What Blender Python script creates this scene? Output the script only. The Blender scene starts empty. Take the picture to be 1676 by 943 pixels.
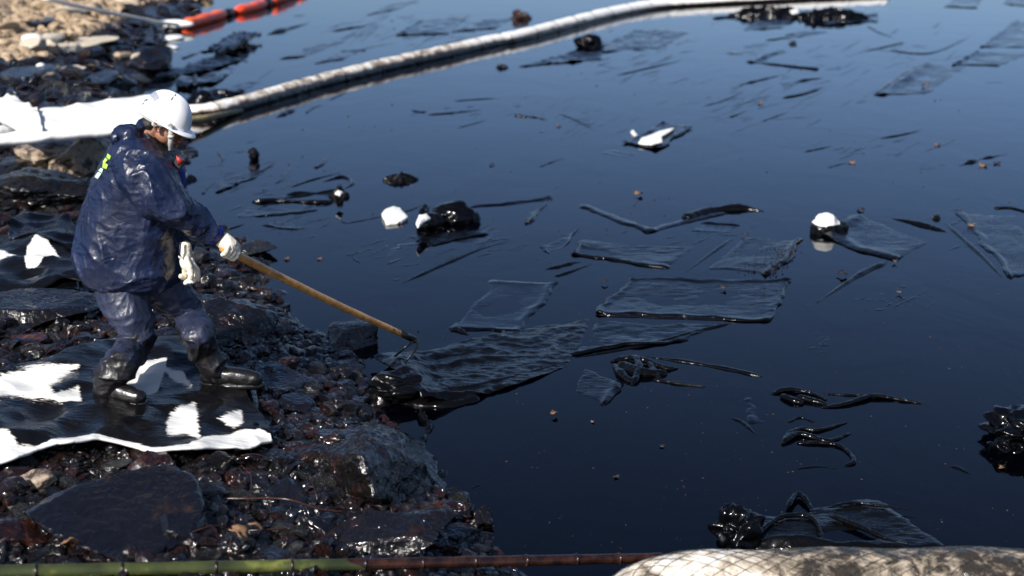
import bpy, bmesh, math, random
import numpy as np
from mathutils import Vector, Matrix, noise, bvhtree
random.seed(7); rng = np.random.default_rng(7)
S = bpy.context.scene
C = S.collection
R = math.radians

# ---------------------------------------------------------------- camera, world, sun, exposure
H = 2.8; PITCH = R(16.5); LENS = 47.26; FP = LENS/36*1676
cam = bpy.data.cameras.new('camera'); camo = bpy.data.objects.new('camera', cam); C.objects.link(camo)
camo.location = (0, 0, H); camo.rotation_euler = (R(90)-PITCH, 0, 0)
cam.lens = LENS; cam.sensor_width = 36; cam.clip_end = 3000; cam.clip_start = 0.05
cam.dof.use_dof = True; cam.dof.focus_distance = 7.1; cam.dof.aperture_fstop = 1.7
S.camera = camo
S.render.resolution_x = 1024; S.render.resolution_y = 576
S.view_settings.view_transform = 'Standard'; S.view_settings.look = 'None'
S.view_settings.exposure = 1.0; S.view_settings.gamma = 1.0
SUN = Vector((-0.42, -0.66, 0.62)).normalized()
w = bpy.data.worlds.new('World'); S.world = w; w.use_nodes = True
nt = w.node_tree; bg = nt.nodes['Background']; bg.inputs[1].default_value = 0.075
sk = nt.nodes.new('ShaderNodeTexSky'); sk.sky_type = 'NISHITA'; sk.sun_disc = False
sk.sun_elevation = math.asin(SUN.z); sk.sun_rotation = math.atan2(SUN.x, SUN.y)
sk.air_density = 0.6; sk.dust_density = 1.8; sk.ozone_density = 4.5
nt.links.new(sk.outputs[0], bg.inputs[0])
sl = bpy.data.lights.new('sun', 'SUN'); sl.energy = 3.7; sl.angle = R(0.5); sl.color = (1, 0.955, 0.88)
so = bpy.data.objects.new('sun', sl); C.objects.link(so); so.rotation_euler = SUN.to_track_quat('Z', 'Y').to_euler()

# ---------------------------------------------------------------- where things stand (world metres)
CP, SP = math.cos(PITCH), math.sin(PITCH)
def ray(px, py):
    a = (px-838)/FP; b = (471.5-py)/FP
    return Vector((a, CP + b*SP, -SP + b*CP))
def G(px, py, z=0.0):                       # point of a level surface at height z
    r = ray(px, py); t = (z-H)/r.z
    return Vector((r.x*t, r.y*t, z))
def P(px, py, Y):                           # point of the upright plane at distance Y
    r = ray(px, py); t = Y/r.y
    return Vector((r.x*t, Y, H + r.z*t))
def proj(p):
    x, y, z = p[0], p[1], p[2]-H
    d = y*CP - z*SP; u = y*SP + z*CP
    return 838 + FP*x/d, 471.5 - FP*u/d
def scale_at(p): return FP/(p[1]*CP - (p[2]-H)*SP)

SHORE_PX = [(1500,1500),(1050,1080),(900,985),(818,915),(800,870),(770,815),(728,800),(722,790),(690,735),(640,700),(610,640),(585,590),
            (520,552),(470,520),(450,480),(425,430),(400,395),(350,372),(300,345),(310,230),(235,180),(232,130),(272,110),(272,75),(310,28),(345,-10),(440,-75)]
shore = [G(*p) for p in SHORE_PX]
poly = [(p.x, p.y) for p in shore] + [(60, 260), (-400, 600), (-400, -60), (30, -60), (12, -5), (6.5, 0.0)]
PA = np.array(poly); PB = np.roll(PA, -1, axis=0)
def sdist(x, y):
    x = np.atleast_1d(np.asarray(x, float)); y = np.atleast_1d(np.asarray(y, float))
    best = np.full(x.shape, 1e9); ins = np.zeros(x.shape, bool)
    for (ax, ay), (bx, by) in zip(PA, PB):
        dx, dy = bx-ax, by-ay; L = dx*dx+dy*dy+1e-12
        t = np.clip(((x-ax)*dx+(y-ay)*dy)/L, 0, 1)
        best = np.minimum(best, np.hypot(x-ax-t*dx, y-ay-t*dy))
        c = ((ay > y) != (by > y)) & (x < (bx-ax)*(y-ay)/(by-ay+1e-12)+ax)
        ins ^= c
    return np.where(ins, best, -best)
def hgt(x, y):
    d = sdist(x, y); x = np.atleast_1d(x); y = np.atleast_1d(y)
    dp = np.maximum(d, 0)
    far = np.clip((y-9)/12.0, 0, 1)
    z = 0.30*(1-np.exp(-dp/0.65)) + (0.03+0.16*far)*np.minimum(dp, 6) + 0.01*dp
    z = np.where(d < 0, np.maximum(d*0.6, -0.7), z) - 0.015
    n = 0.022*np.sin(x*7.1+1.3*np.sin(y*5.3))*np.cos(y*6.3+x*2.1) + 0.02*np.sin(x*15.7+y*9.1)*np.sin(y*17.3-x*6)
    return z + n*np.clip(d*3, 0, 1)
def hz(x, y): return float(hgt(x, y)[0])
def GT(px, py, dz=0.0):                     # point on the shore or the water
    r = ray(px, py)
    ts = np.geomspace(3, 90, 2200); z = H+r.z*ts; g = np.maximum(hgt(r.x*ts, r.y*ts), 0)+dz
    i = int(np.argmax(z < g)); t = ts[i]
    return Vector((r.x*t, r.y*t, H+r.z*t))

# ---------------------------------------------------------------- small helpers
def tag(o, label=None, cat=None, group=None, kind=None):
    if label: o['label'] = label
    if cat: o['category'] = cat
    if group: o['group'] = group
    if kind: o['kind'] = kind
    return o
def link(name, me, mat=None, parent=None, smooth=True):
    if mat is not None and not me.materials: me.materials.append(mat)
    if smooth: me.polygons.foreach_set('use_smooth', [True]*len(me.polygons))
    o = bpy.data.objects.new(name, me); C.objects.link(o)
    if parent: o.parent = parent
    return o
def mesh(verts, faces, name='m'):
    me = bpy.data.meshes.new(name); me.from_pydata([tuple(v) for v in verts], [], faces); me.update(); return me
def empty(name, loc=(0,0,0), rz=0):
    o = bpy.data.objects.new(name, None); C.objects.link(o); o.location = loc; o.rotation_euler[2] = rz; o.empty_display_size = .1
    return o
class MB:
    def __init__(s): s.v = []; s.f = []
    def add(s, vs, fs):
        k = len(s.v); s.v += [Vector(v) for v in vs]; s.f += [tuple(i+k for i in f) for f in fs]
    def tube(s, pts, rad, n=12, cap=True, squash=None):
        pts = [Vector(p) for p in pts]; m = len(pts)
        if not hasattr(rad, '__len__'): rad = [rad]*m
        prev = None; vs = []
        for i, p in enumerate(pts):
            t = (pts[min(i+1, m-1)]-pts[max(i-1, 0)]).normalized()
            if prev is None:
                a = Vector((0,0,1)) if abs(t.z) < .9 else Vector((0,1,0))
                u = (a - t*a.dot(t)).normalized()
            else: u = (prev - t*prev.dot(t)).normalized()
            prev = u; v = t.cross(u)
            for k in range(n):
                an = 2*math.pi*k/n
                q = u*math.cos(an)*(squash or 1) + v*math.sin(an)
                vs.append(p + q*rad[i])
        fs = [(i*n+k, i*n+(k+1) % n, (i+1)*n+(k+1) % n, (i+1)*n+k) for i in range(m-1) for k in range(n)]
        if cap: fs += [tuple(range(n-1, -1, -1)), tuple((m-1)*n+k for k in range(n))]
        s.add(vs, fs)
    def ball(s, c, ax, fr=None, n=16):
        c = Vector(c); fr = fr or Matrix.Identity(3); vs = []; m = n//2
        for i in range(1, m):
            th = math.pi*i/m
            for k in range(n):
                ph = 2*math.pi*k/n
                vs.append(c + fr @ Vector((ax[0]*math.sin(th)*math.cos(ph), ax[1]*math.sin(th)*math.sin(ph), ax[2]*math.cos(th))))
        vs += [c + fr @ Vector((0,0,ax[2])), c - fr @ Vector((0,0,ax[2]))]
        fs = [(i*n+k, (i+1)*n+k, (i+1)*n+(k+1) % n, i*n+(k+1) % n) for i in range(m-2) for k in range(n)]
        t, b = len(vs)-2, len(vs)-1
        fs += [(t, k, (k+1) % n) for k in range(n)] + [(b, (m-2)*n+(k+1) % n, (m-2)*n+k) for k in range(n)]
        s.add(vs, fs)
    def limb(s, chain, n=14):                # chain of (point, radius): tapered, round-jointed
        for i, (p, r) in enumerate(chain):
            s.ball(p, (r, r, r), n=n)
            if i: s.tube([chain[i-1][0], p], [chain[i-1][1], r], n=n)
    def loft(s, secs, n=28, pw=1.0):         # (centre, half axis a, half axis b)
        vs = []
        for c, a, b in secs:
            for k in range(n):
                t = 2*math.pi*k/n; ct, st = math.cos(t), math.sin(t)
                vs.append(c + a*math.copysign(abs(ct)**pw, ct) + b*math.copysign(abs(st)**pw, st))
        m = len(secs)
        fs = [(i*n+k, i*n+(k+1) % n, (i+1)*n+(k+1) % n, (i+1)*n+k) for i in range(m-1) for k in range(n)]
        fs += [tuple(range(n-1, -1, -1)), tuple((m-1)*n+k for k in range(n))]
        s.add(vs, fs)
    def box(s, c, a, b, d):
        c = Vector(c); a, b, d = Vector(a), Vector(b), Vector(d)
        s.add([c+a*i+b*j+d*k for i in (-1,1) for j in (-1,1) for k in (-1,1)],
              [(0,1,3,2),(4,6,7,5),(0,4,5,1),(2,3,7,6),(0,2,6,4),(1,5,7,3)])
    def me(s): return mesh(s.v, s.f)
    def build(s, name, mat, parent=None, smooth=True): return link(name, s.me(), mat, parent, smooth)
def fused(mb, voxel, smooth=4, disp=None):   # one continuous surface out of overlapping pieces
    me = mb.me(); bm = bmesh.new(); bm.from_mesh(me); bmesh.ops.recalc_face_normals(bm, faces=bm.faces); bm.to_mesh(me); bm.free()
    o = bpy.data.objects.new('tmp', me); C.objects.link(o)
    m = o.modifiers.new('r', 'REMESH'); m.mode = 'VOXEL'; m.voxel_size = voxel
    m = o.modifiers.new('s', 'SMOOTH'); m.factor = .5; m.iterations = smooth
    dg = bpy.context.evaluated_depsgraph_get()
    out = bpy.data.meshes.new_from_object(o.evaluated_get(dg)); bpy.data.objects.remove(o)
    if disp:
        nv = len(out.vertices); co = np.empty(nv*3); no = np.empty(nv*3)
        out.vertices.foreach_get('co', co); out.vertex_normals.foreach_get('vector', no)
        co = co.reshape(-1,3); no = no.reshape(-1,3)
        d = np.array([disp(Vector(p), Vector(q)) for p, q in zip(co, no)])
        co += no*d[:, None]; out.vertices.foreach_set('co', co.ravel()); out.update()
    return out

# ---------------------------------------------------------------- materials
def newmat(name):
    m = bpy.data.materials.new(name); m.use_nodes = True; n = m.node_tree.nodes; l = m.node_tree.links
    return m, n, l, n['Principled BSDF']
def tex(n, l, coord, kind='Noise', scale=5, detail=4, rough=.55, dist=0):
    t = n.new('ShaderNodeTex'+kind); l.new(coord, t.inputs['Vector']); t.inputs['Scale'].default_value = scale
    if kind == 'Noise':
        t.inputs['Detail'].default_value = detail; t.inputs['Roughness'].default_value = rough; t.inputs['Distortion'].default_value = dist
    return t.outputs[0]
def ramp(n, l, fac, stops):
    r = n.new('ShaderNodeValToRGB'); l.new(fac, r.inputs[0]); e = r.color_ramp.elements
    while len(e) < len(stops): e.new(.5)
    for el, (p, c) in zip(e, stops): el.position = p; el.color = (*c, 1) if len(c) == 3 else c
    return r.outputs[0]
def rmap(n, l, fac, a, b, lo=0, hi=1):
    m = n.new('ShaderNodeMapRange'); l.new(fac, m.inputs[0]); m.inputs[1].default_value = lo; m.inputs[2].default_value = hi
    m.inputs[3].default_value = a; m.inputs[4].default_value = b; return m.outputs[0]
def bump(n, l, bs, fac, strength, dist, prev=None):
    b = n.new('ShaderNodeBump'); l.new(fac, b.inputs['Height']); b.inputs['Strength'].default_value = strength; b.inputs['Distance'].default_value = dist
    if prev: l.new(prev, b.inputs['Normal'])
    l.new(b.outputs[0], bs.inputs['Normal']); return b.outputs[0]
def coords(n, l, random_shift=True, kind='Object'):
    tc = n.new('ShaderNodeTexCoord')
    if not random_shift: return tc.outputs[kind]
    oi = n.new('ShaderNodeObjectInfo'); a = n.new('ShaderNodeVectorMath'); a.operation = 'MULTIPLY_ADD'
    cx = n.new('ShaderNodeCombineXYZ')
    for i in range(3): l.new(oi.outputs['Random'], cx.inputs[i])
    l.new(cx.outputs[0], a.inputs[0]); a.inputs[1].default_value = (37, 53, 71); l.new(tc.outputs[kind], a.inputs[2])
    return a.outputs[0]
def rocky(name, stops, rough=(.1,.4), cs=9, b1=.6, b2=.5, fine=75, cscale=None, spec=.5, shift=True):
    m, n, l, p = newmat(name); co = coords(n, l, shift)
    l.new(ramp(n, l, tex(n, l, co, scale=cs, detail=8, rough=.62, dist=.4), stops), p.inputs['Base Color'])
    l.new(rmap(n, l, tex(n, l, co, scale=cs*2.3, detail=3), rough[0], rough[1], .35, .65), p.inputs['Roughness'])
    p.inputs['Specular IOR Level'].default_value = spec
    a = bump(n, l, p, tex(n, l, co, scale=fine*.3, detail=3.0, rough=.5, dist=.7), b1, .022)
    bump(n, l, p, tex(n, l, co, scale=fine*1.3, detail=1, rough=.5), b2*.6, .004, a)
    return m
BLK = (.004,.004,.005); 
M = {}
M['rock_black'] = rocky('oil coated rock', [(.3,BLK),(.55,(.005,.004,.004)),(.72,(.02,.008,.005)),(.85,(.006,.005,.005))], (.05,.22), 7, 1.0, .55)
M['rock_brown'] = rocky('brown oil coated rock', [(.3,(.004,.003,.003)),(.5,(.010,.004,.003)),(.62,(.045,.012,.005)),(.74,(.12,.045,.018)),(.84,(.02,.008,.005))], (.05,.2), 8, 1.0, .6)
M['rock_grey'] = rocky('grey oily rock', [(.25,(.004,.004,.005)),(.5,(.014,.014,.013)),(.7,(.03,.03,.026)),(.85,(.008,.008,.008))], (.08,.35), 6, 1., .9)
M['rock_smooth'] = rocky('smooth oil filmed rock', [(.3,(.003,.003,.005)),(.6,(.005,.005,.007)),(.70,(.03,.015,.008)),(.8,(.006,.005,.005))], (.10,.26), 5, .5, .5)
M['rock_stain'] = rocky('oil splashed tan stone', [(.36,(.012,.010,.009)),(.46,(.05,.035,.024)),(.5,(.27,.21,.155)),(.7,(.34,.27,.2))], (.3,.7), 6, .7, .6)
M['rock_tan'] = rocky('dry tan stone', [(.2,(.12,.09,.06)),(.45,(.33,.25,.17)),(.7,(.45,.36,.26)),(.9,(.3,.22,.13))], (.7,.95), 4, .6, .6)
M['rock_pale'] = rocky('dry pale stone', [(.2,(.3,.24,.17)),(.5,(.48,.42,.33)),(.8,(.58,.52,.42))], (.7,.95), 4, .5, .5)
M['pebble_wet'] = rocky('wet oily shingle', [(.3,BLK),(.50,(.005,.004,.004)),(.66,(.018,.006,.004)),(.78,(.08,.028,.012)),(.86,(.01,.006,.005))], (.04,.16), 5, 1.0, 1.0, shift=False)
M['pebble_dry'] = rocky('dry shingle', [(.25,(.10,.06,.035)),(.5,(.33,.24,.15)),(.75,(.46,.36,.25))], (.7,.95), 6, .6, .6, shift=False)

def ground_mat():
    m, n, l, p = newmat('oily shore ground'); tc = n.new('ShaderNodeTexCoord'); co = tc.outputs['Object']
    at = n.new('ShaderNodeAttribute'); at.attribute_name = 'dry'
    wet = ramp(n, l, tex(n, l, co, scale=6, detail=9, rough=.65), [(.3,BLK),(.55,(.006,.004,.003)),(.68,(.03,.010,.005)),(.8,(.01,.005,.004))])
    dry = ramp(n, l, tex(n, l, co, scale=9, detail=9, rough=.7), [(.25,(.09,.055,.03)),(.5,(.28,.19,.115)),(.75,(.4,.3,.2))])
    mx = n.new('ShaderNodeMix'); mx.data_type = 'RGBA'; l.new(at.outputs['Fac'], mx.inputs[0]); l.new(wet, mx.inputs[6]); l.new(dry, mx.inputs[7])
    l.new(mx.outputs[2], p.inputs['Base Color']); l.new(rmap(n, l, at.outputs['Fac'], .15, .9), p.inputs['Roughness'])
    a = bump(n, l, p, tex(n, l, co, scale=22, detail=3, rough=.5, dist=.8), 1, .025)
    bump(n, l, p, tex(n, l, co, scale=90, detail=1), .6, .005, a)
    return m
M['ground'] = ground_mat()

def water_mat():
    m, n, l, p = newmat('oil covered water'); tc = n.new('ShaderNodeTexCoord'); co = tc.outputs['Object']
    p.inputs['Base Color'].default_value = (.0003,.0004,.0012,1); p.inputs['Roughness'].default_value = .035
    p.inputs['IOR'].default_value = 1.27
    mp = n.new('ShaderNodeMapping'); mp.inputs['Scale'].default_value = (1,.55,1); mp.inputs['Rotation'].default_value[2] = -.35; l.new(co, mp.inputs[0])
    mq = n.new('ShaderNodeMapping'); mq.inputs['Scale'].default_value = (.5,2.2,1); mq.inputs['Rotation'].default_value[2] = -.5; l.new(co, mq.inputs[0])
    l.new(rmap(n, l, tex(n, l, mq.outputs[0], scale=1.1, detail=7, rough=.62, dist=1.0), .015, .14, .47, .72), p.inputs['Roughness'])
    a = bump(n, l, p, tex(n, l, mp.outputs[0], scale=1.3, detail=4, dist=.6), .09, .05)
    f = tex(n, l, co, scale=55, detail=3, rough=.6)
    bump(n, l, p, rmap(n, l, f, 0, 1, .66, .78), .25, .002, a)
    return m
M['water'] = water_mat()

def sheet_mat(name, base=(.0035,.0035,.0045), rough=(.22,.5), w=.5, grain=.5, white=False, wcol=(.62,.62,.60), stain=(.45,.32,.18), ns=26):
    m, n, l, p = newmat(name); co = coords(n, l, True)
    p.inputs['IOR'].default_value = 1.30
    r = tex(n, l, co, scale=5, detail=5)
    l.new(rmap(n, l, r, rough[0], rough[1], .35, .65), p.inputs['Roughness'])
    mp = n.new('ShaderNodeMapping'); mp.inputs['Scale'].default_value = (1, 2.6, 1); mp.inputs['Rotation'].default_value[2] = .5; l.new(co, mp.inputs[0])
    a = bump(n, l, p, tex(n, l, mp.outputs[0], scale=8, detail=3, rough=.5, dist=1.4), w, .014)
    bump(n, l, p, tex(n, l, co, scale=150, detail=1, rough=.5), grain, .0018, a)
    if white:
        at = n.new('ShaderNodeAttribute'); at.attribute_name = 'clean'
        mp2 = n.new('ShaderNodeMapping'); mp2.inputs['Scale'].default_value = (.6, 3.2, 1); mp2.inputs['Rotation'].default_value[2] = .35; l.new(co, mp2.inputs[0])
        nn = tex(n, l, mp2.outputs[0], scale=ns, detail=9, rough=.72, dist=.7)
        ad = n.new('ShaderNodeMath'); ad.operation = 'MULTIPLY_ADD'; l.new(nn, ad.inputs[0]); ad.inputs[1].default_value = 1.3; l.new(at.outputs['Fac'], ad.inputs[2])
        col = ramp(n, l, rmap(n, l, ad.outputs[0], 0, 1, .42, 1.72), [(.43, base),(.475, (.06,.05,.045)),(.50, (.30,.27,.23)),(.54, wcol)])
        l.new(col, p.inputs['Base Color'])
        rr = n.new('ShaderNodeMix'); l.new(rmap(n, l, ad.outputs[0], 0, 1, 1.0, 1.1), rr.inputs[0]); l.new(rmap(n, l, r, rough[0], rough[1], .35, .65), rr.inputs[2]); rr.inputs[3].default_value = .75
        l.new(rr.outputs[0], p.inputs['Roughness'])
    else: p.inputs['Base Color'].default_value = (*base, 1)
    return m
M['sheet'] = sheet_mat('oil soaked sheet', (.0014,.0014,.002), (.07,.2), .3, .25)
M['sheet_thin'] = sheet_mat('oil filmed sheet', (.0006,.0007,.0014), (.04,.12), .16, .08)
M['sheet_gloss'] = sheet_mat('dripping oiled sheet', (.002,.002,.0022), (.06,.18), .6, .2)
M['sheet_patch'] = sheet_mat('part soaked white sheet', white=True, rough=(.12,.4), grain=.4)
M['sheet_white'] = sheet_mat('clean white sheet', white=True, wcol=(.66,.66,.64), rough=(.3,.6), w=.25, ns=8)

def plain(name, col, rough=.5, bs=None, bstr=.3, bd=.003, var=None, metal=0, coat=0, shift=False):
    m, n, l, p = newmat(name); p.inputs['Base Color'].default_value = (*col, 1); p.inputs['Roughness'].default_value = rough
    p.inputs['Metallic'].default_value = metal; p.inputs['Coat Weight'].default_value = coat
    co = coords(n, l, shift)
    if var: l.new(ramp(n, l, tex(n, l, co, scale=var[0], detail=7, rough=.6), var[1]), p.inputs['Base Color'])
    if bs: bump(n, l, p, tex(n, l, co, scale=bs, detail=5), bstr, bd)
    return m

# ---------------------------------------------------------------- setting: ground and water
us = np.unique(np.concatenate([np.linspace(-6,-.6,18), np.linspace(-.6,.2,210), np.linspace(.2,3,10)]))
ys = np.unique(np.concatenate([np.linspace(-25,3.5,12), np.geomspace(3.5,60,330), np.geomspace(60,400,16)]))
U, Y = np.meshgrid(us, ys); X = U*np.maximum(Y, 3.5); xs = us; Z = hgt(X.ravel(), Y.ravel()).reshape(X.shape)
vs = np.stack([X.ravel(), Y.ravel(), Z.ravel()], 1); nx = len(xs)
fs = [(j*nx+i, j*nx+i+1, (j+1)*nx+i+1, (j+1)*nx+i) for j in range(len(ys)-1) for i in range(nx-1)]
def dryness(x, y, z):
    px, py = proj((x, y, z))
    return 1.0 if py < 0 else max(0.0, min(1.0, (100-0.50*max(px-60,0)-py)/14+.5))
gm = mesh(vs, fs, 'shore_ground'); at = gm.attributes.new('dry', 'FLOAT', 'POINT')
at.data.foreach_set('value', [dryness(*v) if v[1] > 5 else 0.0 for v in vs])
tag(link('shore_ground', gm, M['ground']), kind='structure')
wm = mesh([(-300,-60,0),(900,-60,0),(900,2500,0),(-300,2500,0)], [(0,1,2,3)], 'water')
tag(link('water', wm, M['water'], smooth=False), kind='structure')

# ---------------------------------------------------------------- rocks
def rock_mesh(seed, sub=4, planes=14, rough=.05, flat=0.0, sc=None):
    rs = random.Random(seed); bm = bmesh.new(); bmesh.ops.create_icosphere(bm, subdivisions=sub, radius=1.25)
    pl = []
    for _ in range(planes):
        v = Vector((rs.gauss(0,1), rs.gauss(0,1), rs.gauss(0,1))).normalized(); pl.append((v, rs.uniform(.55,.95)))
    if flat: pl.append((Vector((rs.uniform(-.15,.15), rs.uniform(-.15,.15), 1)).normalized(), flat))
    off = Vector((rs.uniform(0,50), rs.uniform(0,50), rs.uniform(0,50)))
    for v in bm.verts:
        for n_, d in pl:
            k = v.co.dot(n_) - d
            if k > 0: v.co -= n_*k
        q = v.co*1.6+off
        v.co += v.co.normalized()*(rough*noise.noise(q)*2.0 + rough*1.1*(.4-abs(noise.noise(q*2.3))*1.6) + (rough*.7*(.3-abs(noise.noise(q*6)))+rough*.3*noise.noise(q*15) if sub > 3 else 0))
        if sc: v.co = Vector((v.co.x*sc[0], v.co.y*sc[1], v.co.z*sc[2]))
    me = bpy.data.meshes.new('rock'); bm.to_mesh(me); bm.free(); return me
def bake(me, sx, sy, sz):
    me = me.copy(); me.transform(Matrix.Diagonal((sx, sy, sz, 1))); return me
used = []
def boulder(px, py, wpx, hpx, mat, label, seed=0, tall=.55, flat=0, tilt=(0,0), rz=0, z=None, cat='boulder', name='boulder', rough=.05, sub=5, sink=.3, planes=12):
    g = GT(px, py + hpx*.18) if z is None else G(px, py+hpx*.18, z)
    s = scale_at(g); W = wpx/s/2; a = math.atan2(H-g.z, g.y); Hh = hpx/s
    hh = Hh*tall/ (math.cos(a)) / 1.0; dd = max((Hh - hh*math.cos(a)*.8)/math.sin(a)/2, W*.35)
    me = bake(rock_mesh(1000+seed, sub, planes, rough, flat), W*1.12, dd*1.1, hh*.62)
    o = link(name, me, M[mat] if isinstance(mat, str) else mat); 
    o.location = (g.x, g.y, max(g.z, 0) + hh*(.5-sink)); o.rotation_euler = (R(tilt[0]), R(tilt[1]), R(rz))
    tag(o, label, cat); used.append((g.x, g.y, max(W, dd))); return o

BO = [ # px,py,w,h,mat,label,seed,kwargs
 (190,835,215,150,'rock_smooth','huge flat blue-black boulder near the green bamboo pole',12,dict(tall=.45,flat=.45,tilt=(12,6),sink=.2)),
 (640,885,200,95,'rock_black','broad brownish oily slab in front of the tall ridged boulder',5,dict(tall=.6,flat=.6,tilt=(14,-10),sink=.2)),
 (575,545,95,70,'rock_grey','flat-topped wet boulder standing in the oil under the rake handle',21,dict(tall=.7,flat=.55,sink=.3,tilt=(-4,0))),
 (405,406,80,36,'rock_grey','pointed dark rock sticking into the water behind the gloved hand',7,dict(tall=.6,tilt=(0,-8),sink=.2)),
 (393,520,110,90,'rock_black','bumpy glittering boulder right of the far leg',8,dict(tall=.6,rough=.11,sink=.3)),
 (62,505,175,85,'rock_black','long dark slab with a blue sheen at the left edge, below the draped sheet',9,dict(tall=.6,flat=.5,sink=.25,rz=6)),
 (80,258,90,72,'rock_stain','rounded tan boulder with a dark underside left of the jacket',10,dict(tall=.7,sink=.15)),
 (160,268,90,105,'rock_stain','tan boulder with black oil splashes directly behind the jacket',11,dict(tall=.75,sink=.2)),
 (65,312,190,80,'rock_black','long glossy black boulder full of glints below the tan boulders',15,dict(tall=.55,rough=.1,sink=.25,rz=-8)),
 (20,275,80,50,'rock_smooth','dark blue-black boulder left of the rounded tan boulder',17,dict(tall=.6)),
 (112,360,60,36,'rock_brown','rust-brown wet boulder touching the back of the jacket',16,dict(tall=.7)),
 (452,625,110,62,'rock_smooth','blue-sheened slab in front of the black boot toe',18,dict(tall=.45,flat=.5,tilt=(6,8))),
 (555,708,110,48,'rock_smooth','ribbed blue-grey slab behind the tall ridged boulder',19,dict(tall=.4,flat=.5,tilt=(-6,0))),
 (465,805,72,62,'rock_smooth','diamond-shaped blue-black rock left of the tall ridged boulder',20,dict(tall=.5,flat=.5,tilt=(15,0))),
 (237,764,60,48,'rock_brown','red-brown rock with tan streaks just below the white hem of the sheet',22,dict(tall=.75)),
 (183,764,54,40,'rock_grey','grey streaked rock beside the red-brown one below the sheet hem',23,dict(tall=.6)),
 (272,765,44,44,'rock_brown','dark brown rock leaning on the red-brown rock',24,dict(tall=.7)),
 (440,745,105,38,'rock_smooth','long dark slab below the right corner of the stained sheet',25,dict(tall=.5,flat=.5)),
 (505,750,60,44,'rock_black','bumpy black rock behind the diamond-shaped rock',26,dict(tall=.6,rough=.1)),
 (288,868,62,60,'rock_smooth','dark wedge-shaped rock right of the huge flat boulder',27,dict(tall=.6)),
 (330,795,90,38,'rock_grey','dull olive-grey slab above the long red twig',28,dict(tall=.5,flat=.6)),
 (385,785,46,40,'rock_brown','orange and tan mottled rock above the long red twig',29,dict(tall=.7,rough=.12)),
 (62,790,46,42,'rock_stain','rock with a tan striped top left of the huge flat boulder',30,dict(tall=.7)),
 (22,785,56,50,'rock_brown','glossy dark brown boulder at the left edge under the sheet hem',31,dict(tall=.6)),
 (30,870,110,60,'rock_brown','mottled brown and tan rock at the left edge above the bamboo',32,dict(tall=.5)),
 (440,905,90,45,'rock_smooth','blue-grey slab touching the bamboo right of the dead leaf',33,dict(tall=.5,flat=.5)),
 (525,855,66,50,'rock_smooth','smooth black rock left of the broad brownish slab',34,dict(tall=.5)),
 (735,835,90,60,'rock_brown','lumpy brown rock at the waterline right of the tall ridged boulder',35,dict(tall=.6,rough=.12)),
 (785,850,46,46,'rock_black','glittering black knob farthest out at the waterline',36,dict(tall=.7,rough=.12)),
 (722,850,34,46,'rock_grey','upright grey rock in the notch beside the lumpy brown rock',37,dict(tall=.8)),
 (752,868,60,42,'rock_smooth','blue-black slab below the lumpy brown waterline rock',38,dict(tall=.5)),
 (716,897,48,36,'rock_brown','small orange-brown rock just above the oiled part of the bamboo',39,dict(tall=.7)),
 (475,660,52,36,'rock_smooth','rounded wet rock right of the sheet corner',40,dict(tall=.5)),
 (560,600,54,34,'rock_black','dark rock at the shore edge below the flat-topped boulder',41,dict(tall=.5)),
 (20,590,50,40,'rock_black','glossy black rock at the left edge above the large stained sheet',42,dict(tall=.6)),
 (45,560,50,36,'rock_brown','maroon wet rock under the long dark slab',43,dict(tall=.6)),
 # far rubble
 (250,98,44,44,'rock_black','cone-shaped black rock at the far waterline',50,dict(tall=.85,rough=.1)),
 (145,68,66,26,'rock_pale','pale flat slab on the far dry bank',51,dict(tall=.5,flat=.5)),
 (114,80,30,22,'rock_pale','squared cream block below the pale slab on the far bank',52,dict(tall=.8)),
 (80,62,42,26,'rock_pale','pointed cream stone in the middle of the far dry bank',53,dict(tall=.6)),
 (100,18,50,28,'rock_pale','large cream stone above the white rope',54,dict(tall=.6)),
 (114,112,44,14,'rock_pale','long narrow pale slab at the foot of the far bank',55,dict(tall=.5,flat=.5,rz=14)),
 (148,103,34,14,'rock_stain','tan slab end to end with the long narrow pale slab',56,dict(tall=.5,flat=.5,rz=10)),
 (152,86,50,22,'rock_black','black slab below the pale flat slab on the far bank',57,dict(tall=.6)),
 (30,118,70,36,'rock_black','low dark boulder at the left edge of the far bank',58,dict(tall=.5)),
 (72,125,56,30,'rock_stain','brownish humped rock right of the low dark boulder',59,dict(tall=.6)),
 (165,130,52,26,'rock_black','black rock with bright facets above the white tubes',60,dict(tall=.6,rough=.1)),
 (203,142,28,22,'rock_grey','grey wet cube-like rock near the helmet',61,dict(tall=.8)),
 (50,38,60,22,'rock_black','dark wedge of stained stone on the far dry bank',62,dict(tall=.5)),
 (198,88,20,14,'rock_tan','small tan stone among black rocks, left one of a pair',63,dict(tall=.6)),
 (222,90,22,14,'rock_pale','small pale stone among black rocks, right one of a pair',64,dict(tall=.6)),
]
for i, (px, py, w_, h_, mt, lb, sd, kw) in enumerate(BO): boulder(px, py, w_, h_, mt, lb, sd, **kw)

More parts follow.
